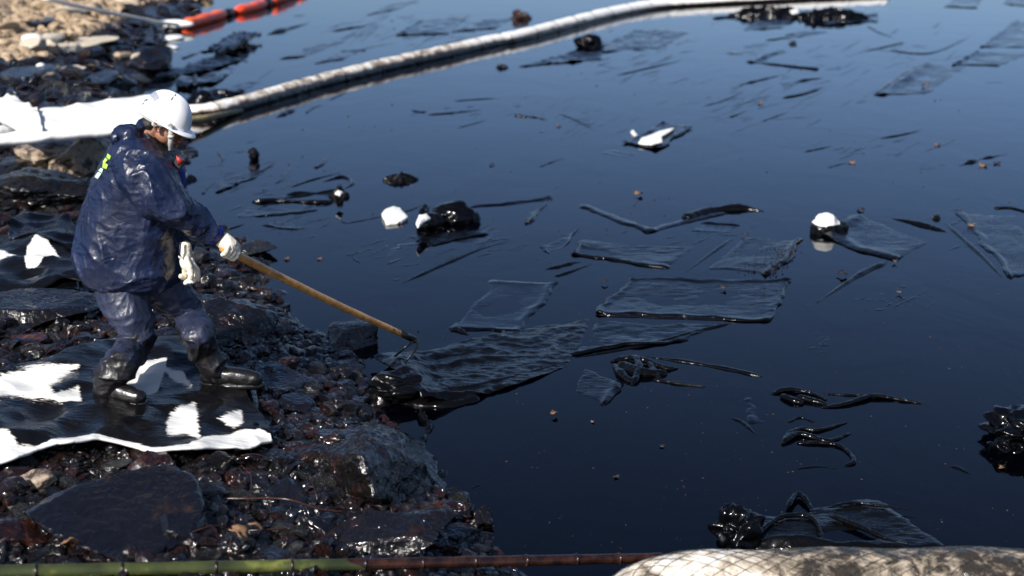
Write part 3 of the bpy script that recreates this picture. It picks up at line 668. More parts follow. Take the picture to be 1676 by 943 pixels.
FS = [ # corners, label, hems, kwargs
 ([(1028,457),(1297,460),(1260,527),(976,515)], 'large square sheet afloat in mid-bay, its straight near edge rolled up, between two folds', (0,1,2,3), dict(hem=.035,wr=.012,nx=60,ny=40)),
 ([(978,527),(1195,529),(1120,556),(930,586)], 'wedge-shaped sheet directly below the large square sheet, long lower edge curled', (2,), dict(hem=.05,wr=.02,nx=50)),
 ([(801,460),(912,463),(845,546),(730,541)], 'thin sheet just under the surface above the raked sheet', (0,1,2), dict(mat='sheet_thin',hem=.016,wr=.006,base=.004)),
 ([(957,599),(1027,630),(990,663),(934,645)], 'small four-sided sheet right of the raked sheet, its right side raised', (1,), dict(hem=.04,wr=.008)),
 ([(943,337),(1058,383),(1200,348),(1040,306)], 'frame-like sheet with a broad raised left edge, behind the big floating rolls', (0,1), dict(hem=.05,wr=.006,hemw=.07,nx=50,base=-.002)),
 ([(938,418),(958,395),(1150,402),(1092,441)], 'rippled sheet with a bent left corner above the large square sheet', (0,3), dict(hem=.04,wr=.018,nx=50)),
 ([(1215,388),(1316,393),(1263,452),(1150,440)], 'sheet strewn with brown debris, its right edge standing up', (1,), dict(hem=.07,wr=.014)),
 ([(1340,388),(1400,350),(1520,395),(1465,430)], 'dark sheet trailing from the white-tipped floating bag', (0,3), dict(hem=.05,wr=.012,hemw=.09)),
 ([(1565,348),(1676,350),(1700,456),(1655,457)], 'big rough sheet at the right edge of the bay', (3,), dict(hem=.03,wr=.015)),
 ([(768,339),(906,324),(868,366),(780,362)], 'sheet fanning out to the right of the black bundle, right edge raised', (0,1), dict(hem=.06,wr=.012,base=-.002)),
 ([(655,386),(825,372),(800,384),(700,403)], 'flat dark sheet underneath the black bundle', (2,), dict(hem=.04,wr=.01)),
 ([(640,398),(828,376),(800,398),(610,445)], 'long faint sheet between the black bundle and the straight rolled edge', (), dict(mat='sheet_thin',wr=.006,base=.001)),
 ([(602,384),(630,380),(645,388),(618,392)], 'tiny dark flap left of the black bundle', (), dict(wr=.006,nx=12,ny=10)),
 ([(881,403),(901,416),(918,404),(951,376)], 'small pale-edged sheet alone in the middle of the bay', (0,2), dict(hem=.02,wr=.01,mat='sheet_thin')),
 ([(1223,102),(1335,115),(1393,96),(1276,82)], 'diamond-shaped sheet with dark near edge, far right of the long boom', (0,3), dict(hem=.12,wr=.02,hemw=.09,base=-.004)),
 ([(1430,157),(1517,155),(1584,110),(1507,105)], 'sheet with one long broad raised left edge and a brown leaf on it', (3,), dict(hem=.12,wr=.02,hemw=.12)),
 ([(1559,107),(1637,108),(1690,88),(1597,85)], 'sheet with dark hems below the rough sheet at the upper right edge', (0,3), dict(hem=.10,wr=.02)),
 ([(1604,78),(1700,80),(1720,36),(1664,34)], 'grainy dark sheet at the upper right edge of the photo', (3,), dict(hem=.07,wr=.03)),
 ([(1250,67),(1300,62),(1357,53),(1320,49)], 'narrow sheet between the two far heaps and the diamond-shaped sheet', (0,), dict(hem=.06,wr=.03)),
 ([(1186,88),(1240,92),(1263,72),(1225,74)], 'smooth bluish sheet left of the diamond-shaped sheet', (2,), dict(mat='sheet_thin',hem=.06,wr=.02)),
 ([(1018,236),(1078,247),(1133,210),(1085,202)], 'soaked sheet with a clean white patch in its middle', (0,1,2,3), dict(hem=.05,wr=.02,base=.012,name='patched_sheet')),
 ([(981,250),(1030,262),(1044,252),(1000,243)], 'faint sheet trailing below the white-patched sheet', (), dict(mat='sheet_thin',wr=.01,nx=16,ny=12)),
 ([(1215,50),(1283,46),(1297,31),(1240,30)], 'flat sheet in front of the left far heap', (0,), dict(hem=.08,wr=.03)),
 ([(1345,40),(1438,36),(1440,22),(1390,25)], 'flat sheet stretching right from the right far heap', (0,), dict(hem=.14,wr=.05)),
 ([(1545,12),(1600,14),(1612,-4),(1560,-4)], 'far dark sheet at the top edge, third from the right corner', (0,), dict(hem=.08,wr=.03,nx=14,ny=10)),
 ([(1640,6),(1700,14),(1700,-2),(1650,-4)], 'dark sheet in the top right corner of the bay', (0,), dict(hem=.08,wr=.03,nx=14,ny=10)),
 ([(847,110),(985,98),(990,78),(935,86)], 'ragged dark sheet in two lobes below the long boom', (0,2), dict(hem=.12,wr=.06,nx=50)),
 ([(955,88),(1080,80),(1132,50),(1040,48)], 'broad dark sheet trailing up right from the ragged two-lobed sheet', (0,), dict(hem=.08,wr=.05,nx=40)),
 ([(740,52),(812,47),(845,28),(790,34)], 'dark smear-like sheet beyond the boom near the brown scrap', (0,), dict(hem=.1,wr=.04,mat='sheet')),
 ([(648,58),(735,56),(772,24),(690,34)], 'folded bluish sheet beyond the boom, left of the brown scrap', (0,3), dict(hem=.08,wr=.05,mat='sheet_thin')),
 ([(598,26),(650,16),(690,0),(640,6)], 'thin dark streak of sheet near the top beyond the boom', (0,), dict(hem=.06,wr=.03,nx=20,ny=10)),
 ([(328,97),(375,92),(428,66),(385,58)], 'thick dark lump of soaked sheet beyond the boom, largest near the far rocks', (0,1,2), dict(hem=.25,wr=.12,base=.08,nx=40)),
 ([(245,132),(330,122),(405,96),(330,102)], 'long dark raft of soaked sheet reaching from the far rocks', (0,2), dict(hem=.14,wr=.08,base=.04,nx=44)),
 ([(285,146),(318,148),(326,130),(292,128)], 'squarish dark lump of sheet below the long dark raft', (0,1), dict(hem=.18,wr=.08,base=.04,nx=18,ny=14)),
 ([(323,140),(352,138),(374,122),(338,124)], 'dark fold of sheet right of the squarish lump', (0,), dict(hem=.14,wr=.06,base=.03,nx=18,ny=14)),
 ([(357,154),(400,150),(431,132),(385,138)], 'thin blue-black sheet just behind the boom', (0,), dict(mat='sheet_thin',hem=.06,wr=.03)),
 ([(514,105),(560,98),(598,82),(560,84)], 'narrow double-streaked sheet above the middle of the boom', (0,2), dict(mat='sheet_thin',hem=.1,wr=.03)),
 ([(457,97),(500,93),(560,69),(520,72)], 'curved dark scrap of sheet left of the double-streaked one', (0,2), dict(hem=.12,wr=.03,nx=26,ny=12)),
 ([(355,316),(417,293),(455,268),(340,300)], 'kite-shaped sheet below the floating black ball', (0,), dict(hem=.05,wr=.008)),
 ([(412,332),(545,332),(562,314),(475,318)], 'long pointed sheet ending in a black knot with a white tip', (0,2), dict(hem=.07,wr=.014,nx=50)),
 ([(383,357),(424,355),(520,345),(400,338)], 'faint littered sheet below the long pointed sheet', (1,), dict(mat='sheet_thin',hem=.02,wr=.01)),
 ([(423,371),(488,376),(486,366),(450,362)], 'small flat sheet with a straight near edge left of the white chip', (0,), dict(mat='sheet_thin',hem=.03,wr=.008)),
 ([(425,150),(452,168),(470,165),(440,150)], 'tiny scrap close under the boom', (), dict(nx=10,ny=8,wr=.02)),
 ([(1120,380),(1200,385),(1212,368),(1150,364)], 'faint flap below the big dark roll', (2,), dict(mat='sheet_thin',hem=.03,wr=.01)),
 ([(1405,505),(1470,500),(1502,470),(1440,480)], 'barely visible rippled sheet under the surface at right', (), dict(mat='sheet_thin',wr=.02,base=-.004)),
 ([(1212,650),(1260,645),(1265,700),(1228,700)], 'nearly sunken sheet left of the two limp sheets', (3,), dict(mat='sheet_thin',wr=.02,base=-.006,hem=.02)),
 ([(1140,806),(1195,802),(1190,822),(1150,836)], 'nearly sunken scrap of sheet above the foreground clump', (0,), dict(wr=.01,base=-.004,hem=.02,nx=16,ny=12)),
 ([(1450,160),(1500,156),(1350,200),(1300,190)], 'x', (), None),
]
for cr, lb, hm_, kw in FS:
    if kw is None: continue
    kw = dict(kw); kw.setdefault('mat', 'sheet'); float_sheet(cr, lb, hems=hm_, **kw)
RG = [ # path, width px, label, kwargs
 ([(976,515),(1060,519),(1180,523),(1262,527)], 9, 'thin straight roll along the near edge of the large square sheet', dict(taper=(.08,.3))),
 ([(1196,529),(1130,545),(1050,566),(930,588)], 9, 'glinting rolled hem slanting below the wedge-shaped sheet', dict(taper=(.05,.3),mat='sheet_gloss')),
 ([(1058,584),(1120,592),(1190,604),(1248,617)], 11, 'tapering roll lying alone right of the crumpled black rag', dict(taper=(.3,.1))),
 ([(660,463),(720,436),(790,407),(838,395)], 8, 'long straight rolled edge pointing up right, below the black bundle', dict(taper=(.2,.5))),
 ([(1122,358),(1160,347),(1210,342),(1250,346)], 20, 'thick dark tube-like roll with an open left end', dict(taper=(.02,.25),mat='sheet_gloss',hgt_=.8)),
 ([(1337,496),(1375,470),(1415,445),(1452,429)], 13, 'spear-shaped fold, broad at its upper right end', dict(taper=(.8,.08))),
 ([(892,441),(912,437),(935,431),(951,429)], 11, 'glossy fish-shaped scrap afloat above the large square sheet', dict(mat='sheet_gloss',taper=(.3,.3))),
 ([(907,453),(930,446),(970,432)], 9, 'small dark roll beside the fish-shaped scrap', dict(taper=(.1,.7))),
 ([(1122,446),(1160,418),(1203,387)], 7, 'pale slanting hem left of the debris-strewn sheet', dict(taper=(.6,.2),mat='sheet_thin')),
 ([(1545,363),(1575,390),(1610,422),(1640,454)], 9, 'long hem slanting down right beside the big rough sheet', dict(taper=(.2,.3))),
 ([(1460,358),(1500,366),(1552,381)], 16, 'smooth dark tongue right of the white-tipped bag', dict(taper=(.4,.3))),
 ([(1627,341),(1655,341),(1690,350)], 9, 'short roll at the right edge of the bay', dict(taper=(.05,.1))),
 ([(1430,157),(1465,132),(1508,106)], 10, 'dark raised edge nearest the brown leaf sheet', dict(taper=(.1,.2))),
 ([(1403,87),(1440,79),(1479,70)], 6, 'stick-like roll with a knobbed right end at the far right', dict(taper=(.6,.02))),
 ([(1453,83),(1524,87),(1590,59)], 5, 'bent L-shaped hem at the far right', dict(taper=(.05,.3))),
 ([(1420,43),(1440,54),(1462,62)], 5, 'short thin roll right of the far heaps', dict(taper=(.1,.5))),
 ([(1280,161),(1315,154),(1350,142)], 9, 'short brownish log-like roll below the diamond-shaped sheet', dict(taper=(.1,.3))),
 ([(1296,137),(1320,131),(1347,128)], 10, 'leaf-shaped bluish fold above the log-like roll', dict(taper=(.5,.5),mat='sheet_thin')),
 ([(1150,175),(1185,164),(1220,150)], 4, 'thin straight streak left of the log-like roll', {}),
 ([(1196,192),(1225,180)], 6, 'small dark streak with a blunt left end', dict(taper=(.05,.8))),
 ([(1245,200),(1293,182)], 4, 'thin slanting streak below the log-like roll', {}),
 ([(1208,140),(1250,130),(1283,122)], 6, 'ragged streak under the diamond-shaped sheet', dict(wob=.4)),
 ([(1440,227),(1475,221),(1510,213)], 6, 'faint double streak alone in the upper right of the bay', {}),
 ([(1316,249),(1340,244),(1363,239)], 5, 'faint short streak left of a brown leaf', {}),
 ([(1354,275),(1372,270),(1392,267)], 3, 'thin twig-like streak touching a brown leaf', {}),
 ([(1570,272),(1600,262),(1650,252)], 12, 'dark torn scrap beside the yellowish leaf at the right edge', dict(taper=(.3,.8),wob=.4)),
 ([(1008,124),(1060,112),(1120,98)], 5, 'long fine streak below the broad dark sheet', {}),
 ([(742,166),(780,163),(820,161)], 4, 'fine straight streak in the middle of the bay below the boom', {}),
 ([(700,188),(730,186),(790,180)], 6, 'dark streak with a heavy left end, below the fine straight streak', dict(taper=(.1,.6))),
 ([(673,181),(690,184),(701,181)], 6, 'small smear left of the heavy-ended streak', dict(mat='sheet_thin')),
 ([(882,274),(905,265),(924,259)], 4, 'short thin stick below the crossing streaks', {}),
 ([(748,210),(775,203),(800,196)], 3, 'very thin slanting streak under the heavy-ended streak', {}),
 ([(915,186),(940,196),(975,214)], 4, 'thin streak running down right, left of the patched sheet', {}),
 ([(840,190),(870,192),(895,196)], 6, 'scrawl-like scrap in the middle distance', dict(wob=.5)),
 ([(1166,31),(1190,29),(1216,31)], 10, 'flat dark scrap left of the far heaps', {}),
 ([(438,57),(470,48),(506,38)], 14, 'pointed tail of soaked sheet beyond the boom', dict(taper=(.2,.8))),
 ([(543,52),(575,46),(607,42)], 7, 'dark streak beyond the boom near the top', {}),
 ([(297,97),(315,90),(328,87)], 8, 'small dark scrap left of the thick dark lump', {}),
 ([(452,193),(468,186),(483,179)], 12, 'dark flake just in front of the boom', dict(taper=(.4,.2))),
 ([(500,186),(515,176),(531,172)], 5, 'curled thin scrap right of the dark flake', {}),
 ([(538,165),(570,150)], 4, 'streak close under the boom', {}),
 ([(407,290),(430,279),(451,265)], 6, 'dark fold below the floating black ball', dict(taper=(.3,.1))),
 ([(355,248),(365,260),(358,270)], 6, 'small curled hem left of the floating black ball', {}),
 ([(331,319),(340,308),(354,298)], 6, 'short slanting hem next to the jacket sleeve', dict(taper=(.1,.6))),
 ([(475,307),(510,295),(553,284)], 6, 'fine slanting roll above the long pointed sheet', {}),
 ([(529,298),(560,290),(577,300),(560,312)], 9, 'curled loop of hem above the black knot', dict(wob=.2)),
 ([(440,325),(490,322),(548,309)], 7, 'second edge above the long pointed sheet', dict(taper=(.5,.3))),
 ([(424,354),(470,351),(524,345)], 6, 'ragged hem above the faint littered sheet', dict(wob=.4)),
 ([(365,378),(385,372),(403,366)], 6, 'faint hem right above the gloved hand', {}),
 ([(515,276),(528,268),(539,251)], 9, 'small hatchet-shaped scrap above the curled loop of hem', dict(taper=(.05,.7))),
 ([(420,345),(445,333),(470,330)], 4, 'wispy fold right of the sleeve', {}),
 ([(450,302),(462,292),(478,270)], 5, 'slanting wisp left of the fine roll', {}),
 ([(565,366),(600,360),(635,352)], 3, 'wispy streak left of the white chip', {}),
 ([(576,418),(582,426),(592,432)], 4, 'bent wisp of film right of the rake handle', {}),
 ([(680,396),(690,392),(705,388)], 6, 'dark wedge under the black bundle', {}),
 ([(658,348),(675,343),(692,335)], 4, 'thin stem pointing right from the white chip', {}),
 ([(1195,684),(1215,692),(1238,712)], 8, 'pale slanting hem left of the lower limp sheet', {}),
 ([(1555,763),(1572,768),(1590,778)], 8, 'short dark stub afloat at the lower right', {}),
 ([(1302,768),(1340,764),(1372,768)], 5, 'faint ripple-like hem under the hooked roll', dict(mat='sheet_thin')),
 ([(687,676),(694,686),(703,696),(697,714),(684,732),(679,750)], 11, 'black weed-like strand standing at the waterline beside the tall ridged boulder', dict(mat='sheet_gloss',hgt_=1.3,wob=.4,taper=(.05,.1))),
 ([(769,800),(790,792)], 4, 'thin splinter at the waterline near the lumpy brown rock', {}),
]
for pth_, wpx, lb, kw in RG:
    kw = dict(kw); mid = pth_[len(pth_)//2]; ridge(pth_, W_(*mid, wpx), lb, **kw)

# bundles, clumps and balls
crumple(745,362, .42,.34,.22, 'humped black bundle of soaked sheet with a white end, left of the bay centre', 3, 'sheet', -8, .35, name='bundle')
crumple(705,372, .26,.20,.17, 'rounded glossy left end of the black bundle', 5, 'sheet_gloss', 0, .15, name='bundle')
ridge([(690,352),(697,343),(703,337)], .06, 'small upright flap behind the black bundle', hgt_=1.6)
def tangle(curves, label, mat='sheet_gloss', name='crumpled_sheet', flat=.75, voxel=.006, dz=.012):
    """ropy folds of one soaked sheet: curves of (px, py, width px, height px) fused into one limp surface"""
    mb = MB(); allp = []
    for cv in curves:
        q = []; 
        for (x, y, w_, h_) in cv: p = G(x, y+h_*.3, 0); p.z = h_/scale_at(p)*.9; q.append((p, w_/scale_at(p)/2)); allp.append(p)
        P3 = spline([p for p, _ in q], 8); n_ = len(P3); rr_ = [np.interp(k/(n_-1)*(len(q)-1), range(len(q)), [r0 for _, r0 in q]) for k in range(n_)]
        mb.tube(P3, rr_, 10)
        for k in (0, n_-1): mb.ball(P3[k], (rr_[k],)*3, n=8)
    o0 = local(allp); me = fused(mb, voxel, 5, lambda p, n: .006*noise.noise(p*16)+.004*(.4-abs(noise.noise(p*34))))
    for v in me.vertices: v.co.z *= flat
    me.transform(Matrix.Translation(-o0)); o = link(name, me, M[mat]); o.location = o0; tag(o, label, 'sheet'); return o
tangle([[(1003,592,8,2),(1022,588,12,5),(1042,590,14,10),(1062,595,12,8),(1090,604,10,3),(1108,603,6,1)], [(1040,588,10,12),(1046,604,14,12),(1040,622,12,5),(1034,630,6,1)], [(1006,598,8,2),(1016,612,16,4),(1030,624,12,3)],
        [(1060,592,10,8),(1070,610,14,6),(1078,620,8,1)], [(1020,600,22,3),(1050,612,26,4),(1085,612,16,2)], [(1072,622,8,1),(1110,628,8,2),(1152,633,5,0)]], 'crumpled black rag with fanned folds, afloat right of the raked sheet')
tangle([[(1264,645,5,0),(1278,641,10,5),(1300,640,10,6),(1330,645,8,3),(1352,655,6,1)], [(1282,650,12,4),(1296,656,14,5),(1312,660,12,3)], [(1310,652,14,4),(1335,658,14,3),(1352,662,8,1)],
        [(1345,667,7,0),(1380,663,9,3),(1408,655,10,5),(1426,650,10,6),(1455,652,8,4),(1485,657,7,2),(1512,661,5,0)], [(1352,645,5,0),(1390,647,6,1),(1425,648,6,3)]], 'upper limp sheet at the lower right, ending in a long twisted tail')
tangle([[(1282,726,8,3),(1290,712,10,6),(1312,703,8,5),(1340,705,8,3),(1386,692,4,1)], [(1285,722,12,5),(1305,712,12,6),(1330,716,12,4),(1358,722,10,2),(1392,709,5,1)],
        [(1308,726,8,1),(1335,726,9,3),(1370,729,9,3),(1390,742,8,2),(1397,756,9,3),(1384,763,8,0)], [(1292,690,6,0),(1310,684,6,1),(1330,690,5,0)]], 'lower limp sheet at the lower right with finger-like and hooked folds')
crumple(1205,890, .19,.17,.17, 'upright dry-looking black clump behind the netted boom', 17, 'sheet', 0, .8, fold=5, sink=.1, name='oil_clump', cat='clump')
crumple(1665,722, .27,.30,.15, 'big knobbly black clump at the right edge of the photo', 19, 'sheet', 0, 1.0, fold=5.5, sink=.1, name='oil_clump', cat='clump')
crumple(1640,738, .12,.12,.08, 'smaller lump stuck to the near side of the big knobbly clump', 21, 'sheet', 0, .8, fold=4, sink=.1, limp=False, name='oil_clump', cat='clump')
crumple(657,295, .30,.30,.10, 'black folded rag alone left of the bay centre', 23, 'sheet', -10, .8, fold=4)
crumple(416,262, .12,.12,.14, 'small round black ball floating to the right of the collar', 25, 'sheet', 0, .4, name='floating_ball', cat='ball', sink=.1)
crumple(555,322, .16,.14,.12, 'black knot with a white tip at the end of the long pointed sheet', 27, 'sheet_gloss', 20, .6, name='knot', cat='knot')
crumple(1258,26, 1.5,.9,.36, 'left far heap of black soaked sheet right of the boom', 29, 'sheet', 0, .7, fold=4)
crumple(1362,30, 1.35,.8,.36, 'right far heap of black soaked sheet, peaked in the middle', 31, 'sheet', 0, .7, fold=4)
crumple(852,31, .4,.3,.22, 'brown scrap sticking up beyond the long boom', 33, M['rock_brown'], 0, .8, name='brown_scrap', cat='scrap')
crumple(963,78, .5,.4,.3, 'upright nub on the ragged two-lobed sheet', 35, 'sheet', 0, .6)
crumple(822,111, .16,.14,.08, 'small black drop-shaped lump below the boom', 37, 'sheet', 0, .2, name='oil_lump', cat='lump')
crumple(1533,358, .06,.06,.05, 'small dark nugget at the tip of the smooth dark tongue', 39, 'sheet_gloss', 0, .5, sub=4, name='oil_lump', cat='lump')
# far dark lumps close behind the helmet
crumple(335,176, .5,.4,.3, 'black lump at the near end of the boom beside the helmet', 41, 'sheet', 0, .6, name='oil_lump', cat='lump')
crumple(370,160, .55,.3,.16, 'flat black lump behind the boom, right of the helmet', 43, 'sheet', 0, .5, name='oil_lump', cat='lump')
crumple(345,197, .3,.2,.12, 'black lump in front of the boom beside the helmet brim', 45, 'sheet', 0, .5, name='oil_lump', cat='lump')

def white_top(px, py, poly_px, z, label, name='white_scrap', mat='sheet_white', dome=.03, thick=.02, cat='scrap', steps=16, dark_below=None):
    P0 = [G(*p, z) for p in poly_px]; c = sum(P0, Vector())/len(P0); o0 = Vector((c.x, c.y, 0)); V = []; F = []; n = len(P0)*4
    ringp = [P0[i//4].lerp(P0[(i//4+1) % len(P0)], (i % 4)/4) for i in range(n)]
    for k in range(steps+1):
        t = k/steps
        for i, q in enumerate(ringp):
            p = c.lerp(q, t*(1+.05*noise.noise(q*9))); p = p.copy(); p.z = z + dome*(1-t**2.2) + .006*noise.noise(p*22)
            V.append(p-o0)
    for k in range(steps):
        for i in range(n): F.append((k*n+i, k*n+(i+1) % n, (k+1)*n+(i+1) % n, (k+1)*n+i))
    s = len(V); V += [Vector((v.x*.96, v.y*.96, z-thick)) for v in V[steps*n:(steps+1)*n]]
    for i in range(n): F.append((steps*n+i, steps*n+(i+1) % n, s+(i+1) % n, s+i))
    F.append(tuple(range(s+n-1, s-1, -1)))
    me = mesh(V, F); bm = bmesh.new(); bm.from_mesh(me); bmesh.ops.remove_doubles(bm, verts=bm.verts, dist=1e-5); bmesh.ops.recalc_face_normals(bm, faces=bm.faces); bm.to_mesh(me); bm.free()
    clean_attr(me, lambda co: (.74+.5*noise.noise(co*30)) if co.z > z-.004 else .2)
    o = link(name, me, M[mat]); o.location = o0
    if label: tag(o, label, cat)
    return o
white_top(0,0,[(624,350),(631,342),(645,337),(655,341),(668,355),(655,362),(632,364)], .03, 'clean white chip of foam left of the black bundle', dome=.02, cat='foam', name='foam_chip', thick=.05)
white_top(0,0,[(1044,235),(1050,226),(1062,222),(1080,214),(1104,209),(1096,216),(1083,223),(1084,233),(1065,237)], .034, 'dazzling white clean patch lying on the soaked sheet', dome=.008)
white_top(0,0,[(1032,216),(1036,212),(1043,221),(1038,223)], .02, 'tiny white crumb left of the white-patched sheet', dome=.004)
white_top(0,0,[(680,366),(686,352),(698,350),(705,357),(695,362),(684,372)], .125, 'white end flap on the black bundle', dome=.02)
white_top(0,0,[(548,316),(553,311),(561,314),(556,320)], .11, 'white tip on the black knot', dome=.01)
white_top(0,0,[(1292,18),(1305,14),(1308,21),(1297,23)], .35, 'white spot on the left far heap', dome=.03)
# the white-tipped bag
bag = empty('floating_bag', G(1350,380)); b0 = Vector(bag.location)
mb = MB(); c = G(1350,384); s_ = 1/scale_at(c)
mb.limb([(Vector((-3*s_,0,.02)), 22*s_), (Vector((4*s_,.02,.05)), 19*s_), (Vector((14*s_,.03,.03)), 15*s_), (Vector((34*s_,.10,.02)), 10*s_)])
mb.ball((0,0,.10), (18*s_,16*s_,13*s_))
me = fused(mb, .006, 6, lambda p, q: .006*noise.noise(p*18)+.004*noise.noise(p*40))
clean_attr(me, lambda co: 1.0 if (co.z > .075+.018*noise.noise(co*14) and co.x < 24*s_) else 0)
M['bagm'] = sheet_mat('white bag dipped in oil', white=True, rough=(.08,.3), grain=.3, ns=16, stain=(.2,.15,.1))
link('bag_skin', me, M['bagm'], bag); tag(bag, 'white-topped bag floating at right, its lower half black with oil', 'bag')

# drape at the lower right, just behind the netted boom
def dr(u, v): return .05*math.exp(-((u-.12)/.09)**2-((v-.3)/.3)**2) + .028*max(0, math.sin(u*9+v*5))*math.exp(-((v-.4)/.35)**2)*(1-u)
float_sheet([(1225,905),(1240,845),(1430,815),(1580,905)], 'wide draped sheet with ropy folds behind the netted boom', mat='sheet_gloss', hems=(), wr=.02, nx=90, ny=50, lift=dr)
for pth_, wd, lb in [([(1236,885),(1262,862),(1290,850),(1330,856),(1352,896)], 9,'rope-like fold arching over the wide drape'),
                     ([(1355,850),(1400,866),(1450,888),(1490,898)], 10,'long straight fold running down right on the wide drape'),
                     ([(1287,838),(1305,815),(1322,828),(1330,842)], 10,'peaked fold at the back of the wide drape'),
                     ([(1352,838),(1390,829),(1425,832),(1500,842)], 5,'thin back edge of the wide drape')]:
    ridge(pth_, W_(*pth_[1], wd), lb, mat='sheet_gloss', hgt_=.9, z0=.02)

# leaves, crumbs and flecks afloat
M['leaf'] = plain('brown leaf', (.15,.08,.03), .5, 40, .5, .003, (20,[(.3,(.05,.022,.01)),(.6,(.18,.095,.04))]), shift=True)
M['crumb'] = plain('dark crumb', (.05,.025,.015), .35, 60, .6, .004, (20,[(.35,(.008,.006,.005)),(.6,(.045,.028,.018))]), shift=True)
def leaf(px, py, wpx, label, seed, mat='leaf', z=.006, name='leaf'):
    g = G(px, py, z) if z < .1 else GT(px, py, .02); w_ = wpx/scale_at(g)/2; rs = random.Random(seed); V = []; F = []; n = 12
    for k, t in enumerate((0, .5, 1)):
        for i in range(n):
            a = 2*math.pi*i/n; r_ = w_*t*(1+.25*math.sin(5*a+seed)+rs.uniform(-.1,.1)); V.append((r_*math.cos(a), r_*1.1*math.sin(a), .35*w_*t*t*math.sin(2*a+seed)+w_*.12+rs.uniform(0,.1)*w_))
    for k in (0, 1):
        for i in range(n): F.append((k*n+i, k*n+(i+1) % n, (k+1)*n+(i+1) % n, (k+1)*n+i))
    me = mesh(V, F); bm = bmesh.new(); bm.from_mesh(me); bmesh.ops.remove_doubles(bm, verts=bm.verts, dist=1e-6); bm.to_mesh(me); bm.free()
    o = link(name, me, M[mat]); o.location = g
    m = o.modifiers.new('s', 'SOLIDIFY'); m.thickness = w_*.12
    tag(o, label, 'leaf'); return o
for i, (x, y, w_, lb) in enumerate([(1515,140,11,'brown leaf on the sheet with the broad raised left edge'),(1245,167,9,'round brown leaf below the diamond-shaped sheet'),
    (1395,266,11,'brown leaf at the tip of a thin twig-like streak'),(1609,271,13,'yellowish leaf near the right edge beside a torn scrap'),(1534,237,9,'small brown leaf alone in the upper right of the bay'),
    (1379,448,15,'dark brown leaf between the debris-strewn sheet and the spear-shaped fold'),(1409,344,12,'dark leaf just right of the white-tipped bag'),(1220,384,10,'dark leaf at the back edge of the debris-strewn sheet'),
    (1465,427,9,'leaf at the lower corner of the dark sheet trailing from the bag'),(1472,477,10,'black leaf above the barely visible rippled sheet'),(1045,317,13,'brown scrap on the far side of the frame-like sheet'),
    (914,206,8,'orange-brown leaf between the streaks in the middle distance'),(805,270,8,'tan leaf alone above the black bundle'),(1010,780,9,'brown leaf alone in the dark lower part of the bay'),
    (1084,730,8,'tiny tan leaf right of the black weed strand'),(970,690,6,'pale fleck upper left of the tiny tan leaf'),(907,676,12,'flat tan flake below the small four-sided sheet'),(1640,766,10,'rusty leaf below the big knobbly clump'),
    (470,424,9,'pale floating flake above the rake handle'),(523,424,8,'tiny pale flake further right above the rake handle'),(1632,268,10,'black scrap right of the yellowish leaf'),(1590,368,12,'brown flake left of the big rough sheet'),
    (1184,470,10,'black crumb on the large square sheet'),(1248,473,8,'tan crumb on the large square sheet, right of the black one'),(990,461,10,'dark knot at the far corner beside the large square sheet'),(863,364,9,'black crumb right of the black bundle')]):
    leaf(x, y, w_, lb, i, 'crumb' if ('dark' in lb or 'black' in lb) else 'leaf', z=.02 if 'sheet' in lb else .006)
V = []; F = []; k = 0
fr = random.Random(5)
for _ in range(1000):
    px, py = fr.uniform(300,1690), fr.betavariate(1.6,1.2)*930
    g = G(px, py, .001)
    if sdist(g.x, g.y)[0] > -.1: continue
    if noise.noise(Vector((px/90, py/60, 0))) < -.05: continue
    r_ = fr.choice([.6,.8,1.0,1.4,2.0])/scale_at(g); r_ = max(r_, .002)
    V += [(g.x-r_, g.y, 0), (g.x, g.y-r_, 0), (g.x+r_*1.3, g.y+.2*r_, 0), (g.x, g.y+r_, 0), (g.x, g.y, r_*.9)]
    F += [(k,k+1,k+4),(k+1,k+2,k+4),(k+2,k+3,k+4),(k+3,k,k+4)]; k += 5
tag(link('floating_flecks', mesh(V, F), M['crumb'], smooth=False), 'tiny dark flecks and crumbs scattered over the oily water', 'flecks', kind='stuff')
# fine film streaks
V = []; F = []; k = 0
for cx, cy, sx, sy, n_, L_px in [(420,300,75,40,26,26),(600,55,90,28,26,34),(760,60,70,22,20,30),(500,360,50,18,12,22),(820,180,160,25,14,22),(960,200,90,25,14,22),(1240,165,110,35,30,34),(1450,100,140,50,26,30),(1050,110,80,30,16,30),
                                 (800,395,90,25,16,34),(620,410,50,25,10,26),(1450,250,140,18,14,26),(1150,375,90,20,10,24),(1470,490,50,18,10,22),(1340,562,18,14,7,16),(1600,370,60,30,14,26),(1060,70,70,12,10,26),(350,115,60,20,10,26)]:
    for _ in range(int(n_*1.6)):
        px, py = fr.gauss(cx, sx*.6), fr.gauss(cy, sy*.6); a_ = R(fr.gauss(20, 12)); L_ = fr.uniform(.3,1.3)*L_px; m_ = 7
        if py < 2 or px > 1690 or sdist(*G(px,py)[:2])[0] > -.3: continue
        wv = fr.uniform(1.0,3.2)
        for i in range(m_):
            t = i/(m_-1); x_ = px+(t-.5)*L_*math.cos(a_); y_ = py-(t-.5)*L_*math.sin(a_)+1.2*noise.noise(Vector((t*3,px,py))); w_ = wv*math.sin(math.pi*(.08+.84*t))**.7*(1+.5*noise.noise(Vector((t*9,py,px))))
            g1, g2_ = G(x_, y_-w_*.6, .0), G(x_, y_+w_*.6, .0); g0 = G(x_, y_, 0); h_ = .35*w_/scale_at(g0)
            V += [(g1.x, g1.y, 0), (g0.x, g0.y, h_), (g2_.x, g2_.y, 0)]
        for i in range(m_-1):
            b_ = k+i*3; F += [(b_, b_+3, b_+4, b_+1), (b_+1, b_+4, b_+5, b_+2)]
        k += m_*3
